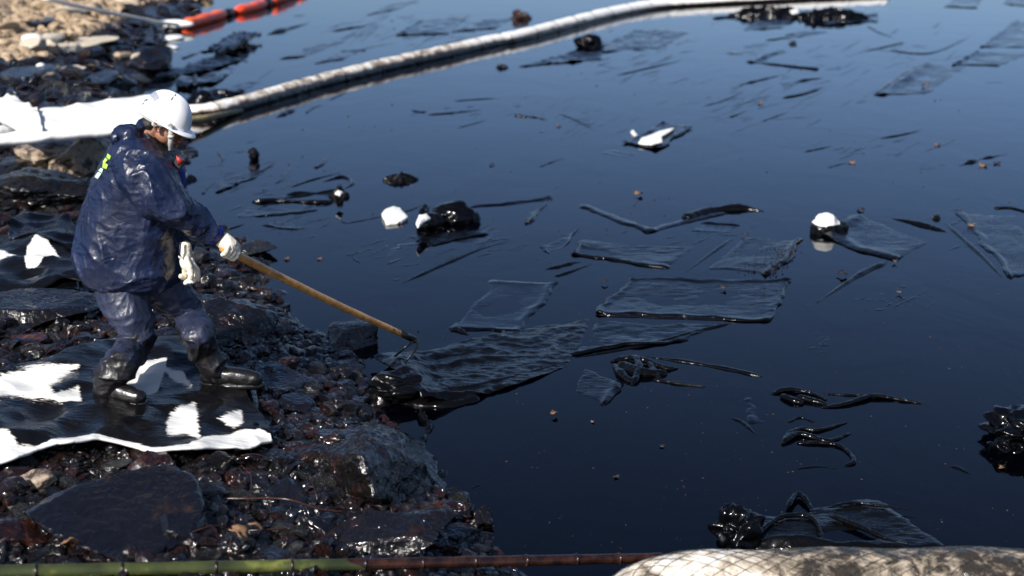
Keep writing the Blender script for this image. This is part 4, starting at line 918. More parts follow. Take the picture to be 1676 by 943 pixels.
tag(link('film_streaks', mesh(V, F), M['sheet']), 'thin dark shreds and streaks of oily film strewn over the bay', 'film', kind='stuff')
# debris strip on the debris-strewn sheet
V = []; F = []; k = 0
for _ in range(80):
    t = fr.random(); g = G(1312-50*t+fr.gauss(0,5)-fr.random()**2*60, 398+52*t+fr.gauss(0,2), .02); r_ = fr.uniform(.003,.009)
    V += [(g.x-r_, g.y, .02), (g.x, g.y-r_, .03), (g.x+r_*1.8, g.y+.5*r_, .025), (g.x, g.y+r_, .02), (g.x, g.y, .03+r_)]
    F += [(k,k+1,k+4),(k+1,k+2,k+4),(k+2,k+3,k+4),(k+3,k,k+4)]; k += 5
tag(link('sheet_debris', mesh(V, F), M['crumb'], smooth=False), 'brown litter gathered along the raised edge of the debris-strewn sheet', 'litter', kind='stuff')

#PART3
# ---------------------------------------------------------------- the worker
FN = GT(168,652); FF = GT(372,622)           # where the near and the far boot stand
YM = (FN.y+FF.y)/2
def Mp(px, py, dy=0.0): return P(px, py, YM+dy)
SK = 1/scale_at(Mp(230,400))                 # metres per photo pixel at the worker
M['jacket'] = None
def cloth_mat(name, col, rough=(.2,.4), fold=.8, dirt=False, spec=.5):
    m, n, l, p = newmat(name); tc = n.new('ShaderNodeTexCoord'); co = tc.outputs['Object']
    p.inputs['Specular IOR Level'].default_value = spec
    dk = tuple(c*.62 for c in col)
    c1 = ramp(n, l, tex(n, l, co, scale=5, detail=5), [(.35, dk), (.65, col)])
    if dirt:
        sep = n.new('ShaderNodeSeparateXYZ'); l.new(co, sep.inputs[0])
        nn = tex(n, l, co, scale=13, detail=8, rough=.7)
        zz = rmap(n, l, sep.outputs['Z'], 1, 0, dirt[0], dirt[1])
        ad = n.new('ShaderNodeMath'); ad.operation = 'ADD'; l.new(nn, ad.inputs[0]); l.new(zz, ad.inputs[1])
        mx = n.new('ShaderNodeMix'); mx.data_type = 'RGBA'; l.new(rmap(n, l, ad.outputs[0], 0, 1, .98, 1.08), mx.inputs[0]); l.new(c1, mx.inputs[6]); mx.inputs[7].default_value = (.006,.005,.006,1); c1 = mx.outputs[2]
    l.new(c1, p.inputs['Base Color'])
    l.new(rmap(n, l, tex(n, l, co, scale=11, detail=4), rough[0], rough[1], .35, .65), p.inputs['Roughness'])
    v = n.new('ShaderNodeTexVoronoi'); v.feature = 'SMOOTH_F1'; v.inputs['Scale'].default_value = 9
    nz = n.new('ShaderNodeTexNoise'); nz.inputs['Scale'].default_value = 7; nz.inputs['Detail'].default_value = 4; l.new(co, nz.inputs['Vector'])
    mv = n.new('ShaderNodeMix'); mv.data_type = 'VECTOR'; mv.inputs[0].default_value = .22; l.new(co, mv.inputs[4]); l.new(nz.outputs['Color'], mv.inputs[5]); l.new(mv.outputs[1], v.inputs['Vector'])
    a = bump(n, l, p, v.outputs[0], fold*.45, .03)
    bump(n, l, p, tex(n, l, co, scale=13, detail=3, rough=.5, dist=3.0), fold*.8, .010, a)
    return m
M['jacket'] = cloth_mat('navy rain jacket', (.006,.012,.040), (.26,.42), .55)
M['trousers'] = cloth_mat('blue rain trousers smeared with oil', (.019,.025,.055), (.36,.52), .4, dirt=(.06, .66))
M['collar'] = plain('black quilted collar', (.008,.008,.009), .5, 40, .6, .01)
M['vest'] = plain('royal blue vest', (.02,.035,.25), .6, 60, .3, .003)
M['skin'] = plain('tanned skin', (.28,.13,.075), .5, 90, .25, .002, (12,[(.3,(.20,.085,.05)),(.7,(.29,.14,.085))]))
M['hair'] = plain('black hair', (.006,.005,.005), .5, 260, .8, .004)
M['glove'] = plain('cream cotton glove', (.66,.60,.48), .9, 180, .6, .003, (14,[(.3,(.55,.47,.34)),(.6,(.70,.65,.54))]))
M['helmet'] = plain('white helmet shell', (.82,.82,.82), .28, coat=.3)
M['strap'] = plain('grey strap', (.38,.39,.38), .6, 150, .4, .002)
M['rubber'] = plain('oil-wet black rubber', (.006,.006,.006), .28, 18, .5, .01)
M['lip'] = plain('lip', (.16,.06,.045), .5); M['red_badge'] = plain('red badge', (.35,.015,.015), .6)
M['darkgrey'] = plain('dark grey case', (.03,.03,.032), .5)
M['green_print'] = plain('lime green print', (.30,.52,.06), .6); M['white_print'] = plain('pale print', (.5,.6,.55), .6)
M['cuff'] = plain('blue cuff band', (.015,.03,.35), .6)

man = empty('person', (FN.x+.2, YM, hz(FN.x+.2, YM))); MO = Vector(man.location)
def attach(name, me, mat):
    me.transform(Matrix.Translation(-MO)); return link(name, me, M[mat] if isinstance(mat, str) else mat, man)
def folds(amp, f=5.5, st=(1,1,1), sharp=1.0):
    def fn(p, n):
        q = Vector((p.x*st[0], p.y*st[1], p.z*st[2]))*f
        q += Vector((noise.noise(q*.5), noise.noise(q*.5+Vector((9,0,0))), noise.noise(q*.5+Vector((0,9,0)))))*1.1
        w1 = 1-2.2*abs(noise.noise(q)); w2 = 1-2.2*abs(noise.noise(q*2.1+Vector((3,3,3))))
        return amp*(max(w1,-.4)**3 if w1 > 0 else w1*.3)*sharp + amp*.35*(max(w2,0)**2) - amp*.3
    return fn
# body under the clothes: neck, trunk, arms (one continuous skin-coloured figure), then head
YV = Vector((0,1,0))
def sec(L, Rr, d, dy=0): a, b = Mp(*L, dy), Mp(*Rr, dy); return ((a+b)/2, (a-b)/2, YV*d)
mb = MB()
mb.loft([sec((234,205),(282,252),.09), sec((222,207),(290,266),.115), sec((210,212),(295,278),.16), sec((196,224),(299,298),.20), sec((180,243),(300,318),.225), sec((167,264),(302,338),.235),
         sec((154,295),(303,360),.235), sec((144,325),(301,382),.23), sec((134,360),(299,402),.23), sec((127,392),(298,422),.235), sec((122,414),(297,440),.24), sec((128,436),(294,452),.235),
         sec((143,452),(290,461),.22), sec((168,464),(284,468),.20)], 40, .85)
SH = 1.0
mb.limb([(Mp(222,262,-.12), 38*SK), (Mp(240,292,-.19), 43*SK), (Mp(258,318,-.22), 40*SK), (Mp(282,338,-.23), 32*SK), (Mp(305,354,-.21), 27*SK), (Mp(326,367,-.18), 23*SK), (Mp(344,378,-.16), 18*SK), (Mp(352,384,-.15), 15*SK)])
mb.limb([(Mp(236,262,.14), 36*SK), (Mp(268,305,.20), 32*SK), (Mp(290,345,.18), 25*SK), (Mp(302,378,.10), 18*SK), (Mp(304,400,.06), 14*SK)])
# hood bunched behind the neck
for k in range(9):
    t = (k-4)/4; mb.ball(Mp(202+10*abs(t), 216+3*abs(t), t*.11), (17*SK, .045, 12*SK), Matrix.Rotation(-.2, 3, 'Y'))
mb.ball(Mp(194,222,-.03), (9*SK,.09,15*SK)); mb.ball(Mp(238,204,.0), (10*SK,.08,8*SK))
jf = folds(.016, 4.2, (1.1,1,.75)); jf2 = folds(.004, 11, (.8,1,1.5))
jm = fused(mb, .0075, 6, lambda p, n: jf(p, n)+jf2(p, n))
jbm = bvhtree.BVHTree.FromPolygons([v.co.copy() for v in jm.vertices], [p.vertices[:] for p in jm.polygons])
jacket = attach('jacket', jm, 'jacket')
def patch(pg, name, mat, off=.004, n=5, bvh=None, parent=None):
    """a printed patch lying on the cloth, pg = four corners"""
    V = []; F = []
    for j in range(n+1):
        for i in range(n+1):
            u, v = i/n, j/n
            x = (pg[0][0]*(1-u)+pg[1][0]*u)*(1-v)+(pg[3][0]*(1-u)+pg[2][0]*u)*v; y = (pg[0][1]*(1-u)+pg[1][1]*u)*(1-v)+(pg[3][1]*(1-u)+pg[2][1]*u)*v
            d = ray(x, y).normalized(); h = (bvh or jbm).ray_cast(Vector((0,0,H)), d)
            V.append((h[0]+h[1]*off if h[0] else Mp(x, y)) - MO)
    F = [(j*(n+1)+i, j*(n+1)+i+1, (j+1)*(n+1)+i+1, (j+1)*(n+1)+i) for j in range(n) for i in range(n)]
    o = link(name, mesh(V, F), M[mat], parent or jacket)
    return o
for pg, mt in [([(177,252),(183,256),(180,262),(175,258)],'green_print'),([(173,259),(177,262),(172,268),(169,265)],'green_print'),([(170,266),(178,270),(175,277),(168,274)],'green_print'),
               ([(166,275),(170,277),(168,281),(164,279)],'white_print'),([(163,278),(169,281),(168,283),(162,280)],'white_print'),([(161,282),(167,284),(161,293),(156,290)],'white_print')]:
    patch(pg, 'printed_lettering', mt)
# sleeve seam cuff
mb = MB(); c0, c1 = Mp(349,382,-.155), Mp(357,388,-.15); mb.tube([c0, c1], [17.5*SK, 15.5*SK], 20); attach('cuff_band', mb.me(), 'cuff').parent = jacket; 
bpy.data.objects['cuff_band'].location = (0,0,0)
mb = MB(); mb.tube([Mp(355,386.5,-.15), Mp(361,391,-.148)], [14*SK, 11.5*SK], 16); attach('wrist_cuff', mb.me(), 'collar')
# collar and vest in front
mb = MB(); mb.loft([sec((240,207),(285,252),.080), sec((232,212),(296,266),.10), sec((236,222),(303,280),.115), sec((250,246),(303,302),.12), sec((262,266),(301,322),.10)], 30, .9)
mb.ball(Mp(270,268,-.13), (11*SK,.025,27*SK), Matrix.Rotation(-.55, 3, 'Y'))
attach('collar', fused(mb, .006, 4, folds(.005, 14)), 'collar')
mb = MB(); mb.limb([(Mp(288,283,-.03), 14*SK), (Mp(291,300,-.03), 13.5*SK), (Mp(291,325,-.03), 11*SK)]); attach('vest', fused(mb, .006, 4, folds(.003, 14)), 'vest')
mb = MB(); mb.ball(Mp(305,286,-.06), (2.2*SK,.008,5*SK)); attach('zip_pull', mb.me(), 'plasticw')
dv = (Mp(303,258)-Mp(286,248)).normalized(); uv = Vector((-dv.z,0,dv.x))
mb = MB(); mb.box(Mp(296,263,-.10), dv*7*SK, YV*.045, uv*9*SK); o = mb.build('radio_case', M['darkgrey'], None, smooth=False); me = o.data; bpy.data.objects.remove(o)
bm = bmesh.new(); bm.from_mesh(me); bmesh.ops.bevel(bm, geom=bm.edges[:], offset=.006, segments=2, affect='EDGES'); bm.to_mesh(me); bm.free(); cs = attach('chest_case', me, 'darkgrey'); me.polygons.foreach_set('use_smooth', [False]*len(me.polygons))
V = [Mp(288,255,-.150), Mp(300,264,-.150), Mp(291,271,-.150)]; V += [v+YV*.01 for v in V]
attach('red_badge', mesh(V, [(0,1,2),(5,4,3),(0,3,4,1),(1,4,5,2),(2,5,3,0)]), 'red_badge')
# white clip and zip line at the jacket front
mb = MB(); mb.ball(Mp(294.5,420,-.15), (2.5*SK,.006,3.5*SK)); attach('drawcord_toggle', mb.me(), 'plasticw')
mb = MB(); mb.tube([Mp(296,396,-.15), Mp(294.5,408,-.16), Mp(294,419,-.155)], .005, 6); attach('drawcord', mb.me(), 'trousers')

# head
hp = R(25); HF = Vector((math.cos(hp),0,-math.sin(hp))); HU = Vector((math.sin(hp),0,math.cos(hp))); HC = Mp(268,203,0)
def hd(f, u, s=0): return HC + HF*f + HU*u + YV*s
HR = Matrix((HF, YV, HU)).transposed()
mb = MB()
mb.ball(hd(.005,.045), (.095,.076,.088), HR)                 # skull
mb.ball(hd(.040,-.010), (.068,.064,.085), HR)                # face mass
mb.ball(hd(.062,-.062), (.040,.046,.034), HR)                # chin and jaw
mb.ball(hd(.020,-.050,-.035), (.045,.026,.030), HR @ Matrix.Rotation(.5,3,'Y')); mb.ball(hd(.020,-.050,.035), (.045,.026,.030), HR @ Matrix.Rotation(.5,3,'Y'))
mb.ball(hd(.095,.030), (.020,.050,.014), HR)                 # brow
for s in (-1,1): mb.ball(hd(.072,-.008,.040*s), (.030,.024,.024), HR)   # cheekbones
mb.limb([(hd(.104,.022), .010), (hd(.118,-.002), .012), (hd(.125,-.014), .0145)])  # nose
for s in (-1,1): mb.ball(hd(.114,-.019,.012*s), (.011,.008,.008), HR)
mb.ball(hd(.104,-.042), (.013,.024,.0085), HR); mb.ball(hd(.102,-.053), (.013,.021,.0085), HR)
mb.ball(hd(.094,-.076), (.018,.022,.016), HR)
mb.limb([(hd(-.035,-.03), .060), (hd(-.075,-.14), .062)])    # neck
head = attach('head', fused(mb, .004, 3), 'skin')
for s in (-1,1):
    mb = MB(); q = [hd(.014,.030,.076*s), hd(-.004,.036,.088*s), hd(-.022,.026,.094*s), hd(-.026,.004,.093*s), hd(-.014,-.020,.086*s), hd(.002,-.030,.079*s)]
    mb.tube(spline(q, 4), [.005+.0028*math.sin(i/20*math.pi) for i in range(21)], 8)
    q = [hd(.006,.020,.080*s), hd(-.010,.022,.088*s), hd(-.014,.004,.088*s), hd(-.002,-.008,.082*s)]; mb.tube(spline(q, 4), .004, 6); mb.ball(hd(-.008,.003,.080*s), (.018,.006,.028), HR); mb.ball(hd(.004,-.024,.081*s), (.007,.006,.008), HR)
    e = attach('ear', fused(mb, .0022, 2), 'skin'); 
mb = MB()
for s in (-1,1): mb.ball(hd(.084,.012,.031*s), (.013,.013,.011), HR)
attach('eye', mb.me(), 'plasticw')
mb = MB(); mb.tube([hd(.113,-.047,-.020), hd(.118,-.047,0), hd(.113,-.047,.020)], .002, 6); attach('mouth', mb.me(), 'lip')
mb = MB()
mb.ball(hd(-.022,.040), (.082,.080,.086), HR); 
for s in (-1,1): mb.ball(hd(.030,.038,.062*s), (.022,.014,.030), HR)
mb.ball(hd(-.056,-.022), (.050,.070,.055), HR)
attach('hair', fused(mb, .005, 2, lambda p, n: .003*noise.noise(p*60)), 'hair')

# helmet
ha = R(27); EF = Vector((math.cos(ha),0,-math.sin(ha))); EU = Vector((math.sin(ha),0,math.cos(ha))); EC = Mp(270,196.5,0)
def helm(th, ph, off=0):                       # th round, ph from rim (0) to crown (pi/2)
    rf, rs_, ru = 42*SK+off, .101+off, 46*SK+off
    c, s = math.cos(th), math.sin(th)
    f = rf*c*math.cos(ph)**.82; y = rs_*s*math.cos(ph)**.82; u = ru*math.sin(ph)**.92
    ridge_ = .006*math.exp(-(y/.018)**2)*math.sin(ph) ; u += ridge_
    return EC + EF*(f - (.010*math.sin(ph) if c > 0 else 0)) + YV*y + EU*u
V = []; F = []; N = 64; rings = []
def vis(th): return max(0, math.cos(th))**1.6
for k, (ex, dz) in enumerate([(.034,-.012),(.030,-.008),(.018,-.003),(.006,0)]):       # brim
    ring = []
    for i in range(N):
        th = 2*math.pi*i/N; b = helm(th, 0); out = (EF*math.cos(th)*1.0+YV*math.sin(th)).normalized()
        e = (.004+ex*vis(th)*.95 if k < 3 else .003*vis(th)) * (1 if k < 3 else 1) + (.004 if k < 2 else 0)
        ring.append(b + out*e + EU*(dz*(.3+1.1*vis(th))))
    rings.append(ring)
for k in range(0, 15):
    ph = math.pi/2*(k/15); rings.append([helm(2*math.pi*i/N, ph) for i in range(N)])
V = [p for r_ in rings for p in r_]; m_ = len(rings)
F = [(k*N+i, k*N+(i+1) % N, (k+1)*N+(i+1) % N, (k+1)*N+i) for k in range(m_-1) for i in range(N)]
V.append(helm(0, math.pi/2)); F += [((m_-1)*N+i, (m_-1)*N+(i+1) % N, len(V)-1) for i in range(N)]
hm = mesh(V, F); hb = bvhtree.BVHTree.FromPolygons(V, F)
helmet = attach('helmet', hm, 'helmet'); md = helmet.modifiers.new('s', 'SOLIDIFY'); md.thickness = .004; md.offset = -1
M['sticker'] = plain('grey sticker', (.25,.26,.32), .4); M['ink'] = plain('dark ink', (.05,.05,.08), .5)
patch([(245,156),(255,149),(262,161),(253,167)], 'sticker', 'sticker', .0015, 5, hb, helmet)
for pg in ([(236,166),(239,163),(240,164),(237,167)],[(239,163),(241,161.5),(242,165),(240,166)],[(233,171),(236,168),(237,169),(234,172)],[(242,162),(243,161),(244,164),(243,165)]):
    patch(pg, 'marking', 'ink', .0015, 2, hb, helmet)
mb = MB()                                       # lining band and ratchet
band = [helm(th, .02, -.010) + EU*(-.016+.004*math.cos(th)) for th in np.linspace(math.pi*.45, math.pi*1.55, 30)]
mb.tube(band, .010, 8, squash=.35); attach('headband', mb.me(), 'strap')
mb = MB(); mb.ball(Mp(254,203,-.092), (6*SK,.008,4.5*SK)); attach('ratchet', mb.me(), 'strap')
mb = MB(); mb.ball(Mp(255,203,-.101), (1.5*SK,.003,1.5*SK)); attach('ratchet_hole', mb.me(), 'ink')
mb = MB(); q = [Mp(276,203,-.105), Mp(279.5,208,-.098), Mp(279.5,222,-.088), Mp(279,236,-.072), Mp(280,248,-.03)]
def ribbon(q, wd, th, ax):
    mbb = MB(); V = []
    for i, p in enumerate(q):
        t = (q[min(i+1,len(q)-1)]-q[max(i-1,0)]).normalized(); b = (ax-t*ax.dot(t)).normalized(); c = t.cross(b)
        V += [p+b*wd+c*th, p-b*wd+c*th, p-b*wd-c*th, p+b*wd-c*th]
    F = [(i*4+k, i*4+(k+1) % 4, (i+1)*4+(k+1) % 4, (i+1)*4+k) for i in range(len(q)-1) for k in range(4)] + [(3,2,1,0), tuple(len(V)-4+k for k in range(4))]
    return mesh(V, F)
attach('chin_strap', ribbon(spline(q, 5), 3.8*SK, .0015, Vector((1,0,0))), 'strap')
mb = MB(); mb.box(Mp(279.3,224,-.089), Vector((4.4*SK,0,0)), YV*.004, Vector((0,0,2*SK))); attach('strap_buckle', mb.me(), 'strap')
# hood / jacket collar edge behind neck in royal blue
mb = MB(); mb.limb([(Mp(236,203,-.02), 4*SK), (Mp(230,200,.0), 5*SK), (Mp(236,203,.03), 4*SK)]); attach('hood_lining', mb.me(), 'vest')

# trousers
AN, AF = GT(177,655,.045), GT(352,629,.045)
mb = MB()
K1 = Vector((0,0,0))
mb.limb([(Mp(205,440,-.04), 44*SK), (Mp(198,468,-.08), 42*SK), (Mp(206,498,-.12), 37*SK), (Mp(220,525,-.15), 31*SK), (Mp(227,548,-.15), 27*SK), (Mp(216,572,-.13), 26*SK), (Mp(199,595,AN.y-YM+.01), 27*SK), (Mp(184,616,AN.y-YM), 26*SK), (Mp(176,632,AN.y-YM), 24*SK)])
mb.limb([(Mp(250,440,.04), 42*SK), (Mp(270,468,.06), 38*SK), (Mp(296,498,.09), 34*SK), (Mp(313,525,.11), 29*SK), (Mp(325,552,AF.y-YM-.04), 26*SK), (Mp(335,575,AF.y-YM), 25*SK), (Mp(344,592,AF.y-YM), 23*SK), (Mp(349,604,AF.y-YM), 22*SK)])
mb.ball(Mp(228,450,0), (60*SK,.18,34*SK))
tf = folds(.015, 5.5, (1,1,1.2)); tf2 = folds(.004, 13)
attach('trousers', fused(mb, .007, 5, lambda p, n: tf(p, n)+tf2(p, n)), 'trousers')
# boots
def boot(ank, toe, foot_len, name):
    d = Vector((toe[0], toe[1], 0)).normalized(); sd_ = Vector((-d.y, d.x, 0)); z0 = ank.z
    mb = MB(); top = ank+Vector((0,0,.13))
    g0 = Vector((ank.x, ank.y, z0))
    mb.limb([(top, .056), (g0+Vector((0,0,.10)), .058), (g0+d*.01+Vector((0,0,.055)), .056)])
    mb.limb([(g0-d*.035+Vector((0,0,.045)), .045), (g0+d*foot_len*.35+Vector((0,0,.050)), .050), (g0+d*foot_len*.62+Vector((0,0,.042)), .048), (g0+d*foot_len*.80+Vector((0,0,.036)), .042)])
    up = fused(mb, .006, 5, lambda p, n: .003*noise.noise(p*25)); o = attach(name, up, 'rubber')
    mb = MB(); N_ = 28; V = []
    for zz in (-.012, .016):
        for i in range(N_):
            a = 2*math.pi*i/N_; c, s = math.cos(a), math.sin(a)
            L = (foot_len*.80+.05) if c > 0 else .085
            V.append(g0 + d*(c*L) + sd_*(s*.052*(1-.12*abs(c)+(.10*max(0,c)))) + Vector((0,0,zz)))
    mb.add(V, [tuple(range(N_-1,-1,-1)), tuple(N_+i for i in range(N_))]+[(i,(i+1) % N_, N_+(i+1) % N_, N_+i) for i in range(N_)])
    s_ = attach('sole', mb.me(), 'rubber'); s_.parent = o
    return o
boot(AN, (.9,-.3), .22, 'boot')
boot(AF, (1,-.1), .27, 'boot')

# gloves
GY = -.15
h0 = Mp(372,409,GY); rake_tip = G(678,556,.19); ax = (rake_tip-h0).normalized()
up0 = Vector((0,0,1)); up0 = (up0-ax*up0.dot(ax)).normalized(); side = ax.cross(up0).normalized()
if side.y > 0: side = -side                    # towards the near side
mb = MB(); PR = 9.0*SK; RH = .022
wr_ = Mp(358,389,GY+.005)
mb.limb([(wr_, 11.5*SK), (wr_.lerp(h0+up0*.03,.5), 14*SK)])
mb.ball(h0+up0*.032-ax*.012, (.052,.042,.040), Matrix((ax, side, up0)).transposed())
mb.ball(h0+up0*.024+side*.024+ax*.0, (.050,.026,.036), Matrix((ax, side, up0)).transposed())
def ring_pt(t, an, r_): return h0 + ax*t + (up0*math.cos(an)+side*math.sin(an))*r_
for i, t in enumerate((.040,.014,-.012,-.036)):
    ln = (1.0,1.08,1.0,.85)[i]
    ch = [(ring_pt(t*.9, .55, RH+.022), .0145)] + [(ring_pt(t+.003*k, .9+k*.62*ln, RH+.0115), .0138-.0006*k) for k in range(1, 5)]
    mb.limb(ch, 10)
mb.limb([(ring_pt(-.01,-.4,RH+.018), .014), (ring_pt(.018,-1.0,RH+.013), .0135), (ring_pt(.040,-1.7,RH+.011), .012), (ring_pt(.052,-2.4,RH+.010), .011)], 10)   # thumb, far side
attach('glove', fused(mb, .0032, 3, folds(.0018, 40)), 'glove')
mb = MB(); mb.limb([(Mp(357,388,GY), 8.5*SK), (Mp(362,392,GY), 8.5*SK)]); attach('wrist', mb.me(), 'skin')
# hanging glove: palm towards the thigh, fingers half curled, thumb in front
def g2(px, py, dy=0): return Mp(px, py, .02+dy-.12)
mb = MB(); mb.limb([(g2(304,404), 9.5*SK), (g2(304,416), 10.5*SK)]); 
mb.ball(g2(306.5,430), (12.5*SK,.028,15*SK), Matrix.Rotation(-.15,3,'Y'))
mb.limb([(g2(305,424,-.026), 5.2*SK), (g2(310,437,-.045), 5.6*SK), (g2(313,449,-.050), 5.0*SK), (g2(312.5,455,-.048), 4.4*SK)], 10)     # thumb
for i, (a, b, c, d) in enumerate([((316,434),(323,443),(324,453),(317,460)), ((313,437),(320,447),(319,457),(311,461)), ((309,440),(313,451),(311,459),(304,463)), ((303,440),(303,450),(300,455),(296,452))]):
    dy = .012*i-.005
    mb.limb([(g2(*a,dy), 5.2*SK), (g2(*b,dy+.012), 4.9*SK), (g2(*c,dy+.004), 4.6*SK), (g2(*d,dy-.012), 4.2*SK)], 10)
attach('glove', fused(mb, .0032, 3, folds(.0015, 40)), 'glove')
tag(man, 'worker in white hard hat, navy rain suit and white gloves raking oily sheets', 'person')

# rake (held, so a thing of its own)
M['wood'] = plain('varnished rake wood', (.4,.2,.07), .4, 60, .2, .002)
def wood_mat():
    m, n, l, p = newmat('rake wood, oiled at the end'); tc = n.new('ShaderNodeTexCoord'); co = tc.outputs['Object']; at = n.new('ShaderNodeAttribute'); at.attribute_name = 'clean'
    mp = n.new('ShaderNodeMapping'); mp.inputs['Scale'].default_value = (1,1,1); l.new(co, mp.inputs[0])
    w1 = ramp(n, l, tex(n, l, mp.outputs[0], scale=16, detail=8, rough=.7, dist=1), [(.3,(.26,.10,.022)),(.5,(.55,.27,.08)),(.7,(.68,.40,.15))])
    ad = n.new('ShaderNodeMath'); ad.operation = 'ADD'; l.new(tex(n, l, co, scale=30, detail=4, rough=.5), ad.inputs[0]); l.new(at.outputs['Fac'], ad.inputs[1])
    mx = n.new('ShaderNodeMix'); mx.data_type = 'RGBA'; l.new(rmap(n, l, ad.outputs[0], 0, 1, .50, .53), mx.inputs[0]); mx.inputs[6].default_value = (.012,.004,.002,1); l.new(w1, mx.inputs[7])
    l.new(mx.outputs[2], p.inputs['Base Color']); p.inputs['Roughness'].default_value = .3
    bump(n, l, p, tex(n, l, co, scale=45, detail=5), .3, .003); return m
M['wood'] = wood_mat()
rake = empty('rake', rake_tip); tip = Vector(rake_tip)
butt = h0-ax*.035; Lr = (tip-butt).length
mb = MB(); q = [butt.lerp(tip, t)-tip+Vector((0,0,-.012*math.sin(math.pi*t))) for t in np.linspace(0,1,60)]; mb.tube(q, [RH*(1-.12*t)*(1+.02*math.sin(t*40)) for t in np.linspace(0,1,60)], 18)
me = mb.me(); clean_attr(me, lambda co: (lambda t: .6 if t < .76 else (.6-(t-.76)*4.2))(1+co.dot(ax)/Lr)); link('handle', me, M['wood'], rake)
mb = MB(); mb.tube([ax*-.16, ax*.005], [.0205,.022], 16); link('ferrule', mb.me(), M['rubber'], rake)
for (e1, e2, e3) in [((676,559),(664,568),(646,584)), ((683,560),(679,573),(664,592))]:
    mb = MB(); mb.tube(spline([ax*-.01, P(*e1, tip.y-.03)-tip, P(*e2, tip.y-.10)-tip, G(e3[0], e3[1], .10)-tip], 8), [.010-.00015*i for i in range(25)], 8); mb.build('tine', M['rubber'], rake)
tag(rake, 'rake with a long varnished wooden handle and two black oiled tines', 'rake')

#PART4
# ---------------------------------------------------------------- sheets on the shore
SHORE_WHITE = dict()
def draped(top, bot, label, mat, patches, nu=150, nv=60, bumpz=.02, hem=None, z_off=.02, name='draped_sheet', fold=(1,1), relief=.03, thick=.012, hemh=.03, flatz=None, cap=1.2):
    """a sheet over the rocks between an upper and a lower edge curve"""
    def along(c, t):
        L = [0]
        for a, b in zip(c, c[1:]): L.append(L[-1]+math.hypot(b[0]-a[0], b[1]-a[1]))
        s = t*L[-1]
        for i in range(len(c)-1):
            if s <= L[i+1]+1e-6: k = (s-L[i])/(L[i+1]-L[i]+1e-9); return c[i][0]+(c[i+1][0]-c[i][0])*k, c[i][1]+(c[i+1][1]-c[i][1])*k
        return c[-1]
    V = []; cl = []; base_z = []
    for j in range(nv+1):
        v = j/nv
        for i in range(nu+1):
            u = i/nu; a, b = along(top, u), along(bot, u); x = a[0]+(b[0]-a[0])*v; y = a[1]+(b[1]-a[1])*v
            r_ = ray(x, y); V.append([r_.x, r_.y, r_.z, x, y, u, v])
    A_ = np.array(V); zz = np.full(len(A_), .3+z_off)
    for _ in range(12):
        t_ = (zz-H)/A_[:,2]; zz = .5*zz + .5*(hgt(A_[:,0]*t_, A_[:,1]*t_)+z_off); Zg = zz.reshape(nv+1, nu+1)
        for _k in range(3): Zp = np.pad(Zg, 2, 'edge'); Zg = (Zp[2:-2,2:-2]+Zp[:-4,2:-2]+Zp[4:,2:-2]+Zp[2:-2,:-4]+Zp[2:-2,4:])/5
        zz = Zg.ravel() if flatz is None else np.full(len(A_), flatz)
    t_ = (zz-H)/A_[:,2]; A_[:,0] *= t_; A_[:,1] *= t_; g = zz-z_off
    # smooth the carried height so that it bridges the stones
    Zg = g.reshape(nv+1, nu+1)
    for _ in range(14):
        Zp = np.pad(Zg, 1, 'edge'); Zg = (Zp[1:-1,1:-1]*2+Zp[:-2,1:-1]+Zp[2:,1:-1]+Zp[1:-1,:-2]+Zp[1:-1,2:])/6
    out = []; oil = []
    for k, row in enumerate(A_):
        X_, Y_, _, x, y, u, v = row; q = Vector((X_*fold[0], Y_*fold[1], 0))
        z = Zg.ravel()[k] + z_off + relief*(1-2.2*abs(noise.noise(q*2.1+Vector((3,1,0))))) + relief*.6*(.5-1.5*abs(noise.noise(q*4.7))) + bumpz*.25*noise.noise(q*13)
        z += (hemh*math.exp(-((1-v)/.05)**2) if hem else 0)
        out.append(Vector((X_, Y_, z)))
        d = max([sd_poly(x, y, pg)/w_ for pg, w_ in patches] or [-9]); oil.append(max(-1.0, min(cap, .5+d*.5)))
    o0 = sum(out, Vector())/len(out); W = nu+1; F = [(j*W+i, (j+1)*W+i, (j+1)*W+i+1, j*W+i+1) for j in range(nv) for i in range(nu)]
    n0 = len(out); V2 = [p-o0 for p in out]; V3 = [p-Vector((0,0,thick)) for p in V2]
    rim = [i for i in range(W)] + [j*W+nu for j in range(1, nv+1)] + [nv*W+i for i in range(nu-1, -1, -1)] + [j*W for j in range(nv-1, 0, -1)]
    F += [tuple(i+n0 for i in reversed(f)) for f in F] + [(rim[k], rim[(k+1) % len(rim)], rim[(k+1) % len(rim)]+n0, rim[k]+n0) for k in range(len(rim))]
    me = mesh(V2+V3, F); at = me.attributes.new('clean', 'FLOAT', 'POINT'); at.data.foreach_set('value', oil+oil)
    bm = bmesh.new(); bm.from_mesh(me); bmesh.ops.recalc_face_normals(bm, faces=bm.faces); bm.to_mesh(me); bm.free()
    o = link(name, me, M[mat]); o.location = o0; tag(o, label, 'sheet'); return o
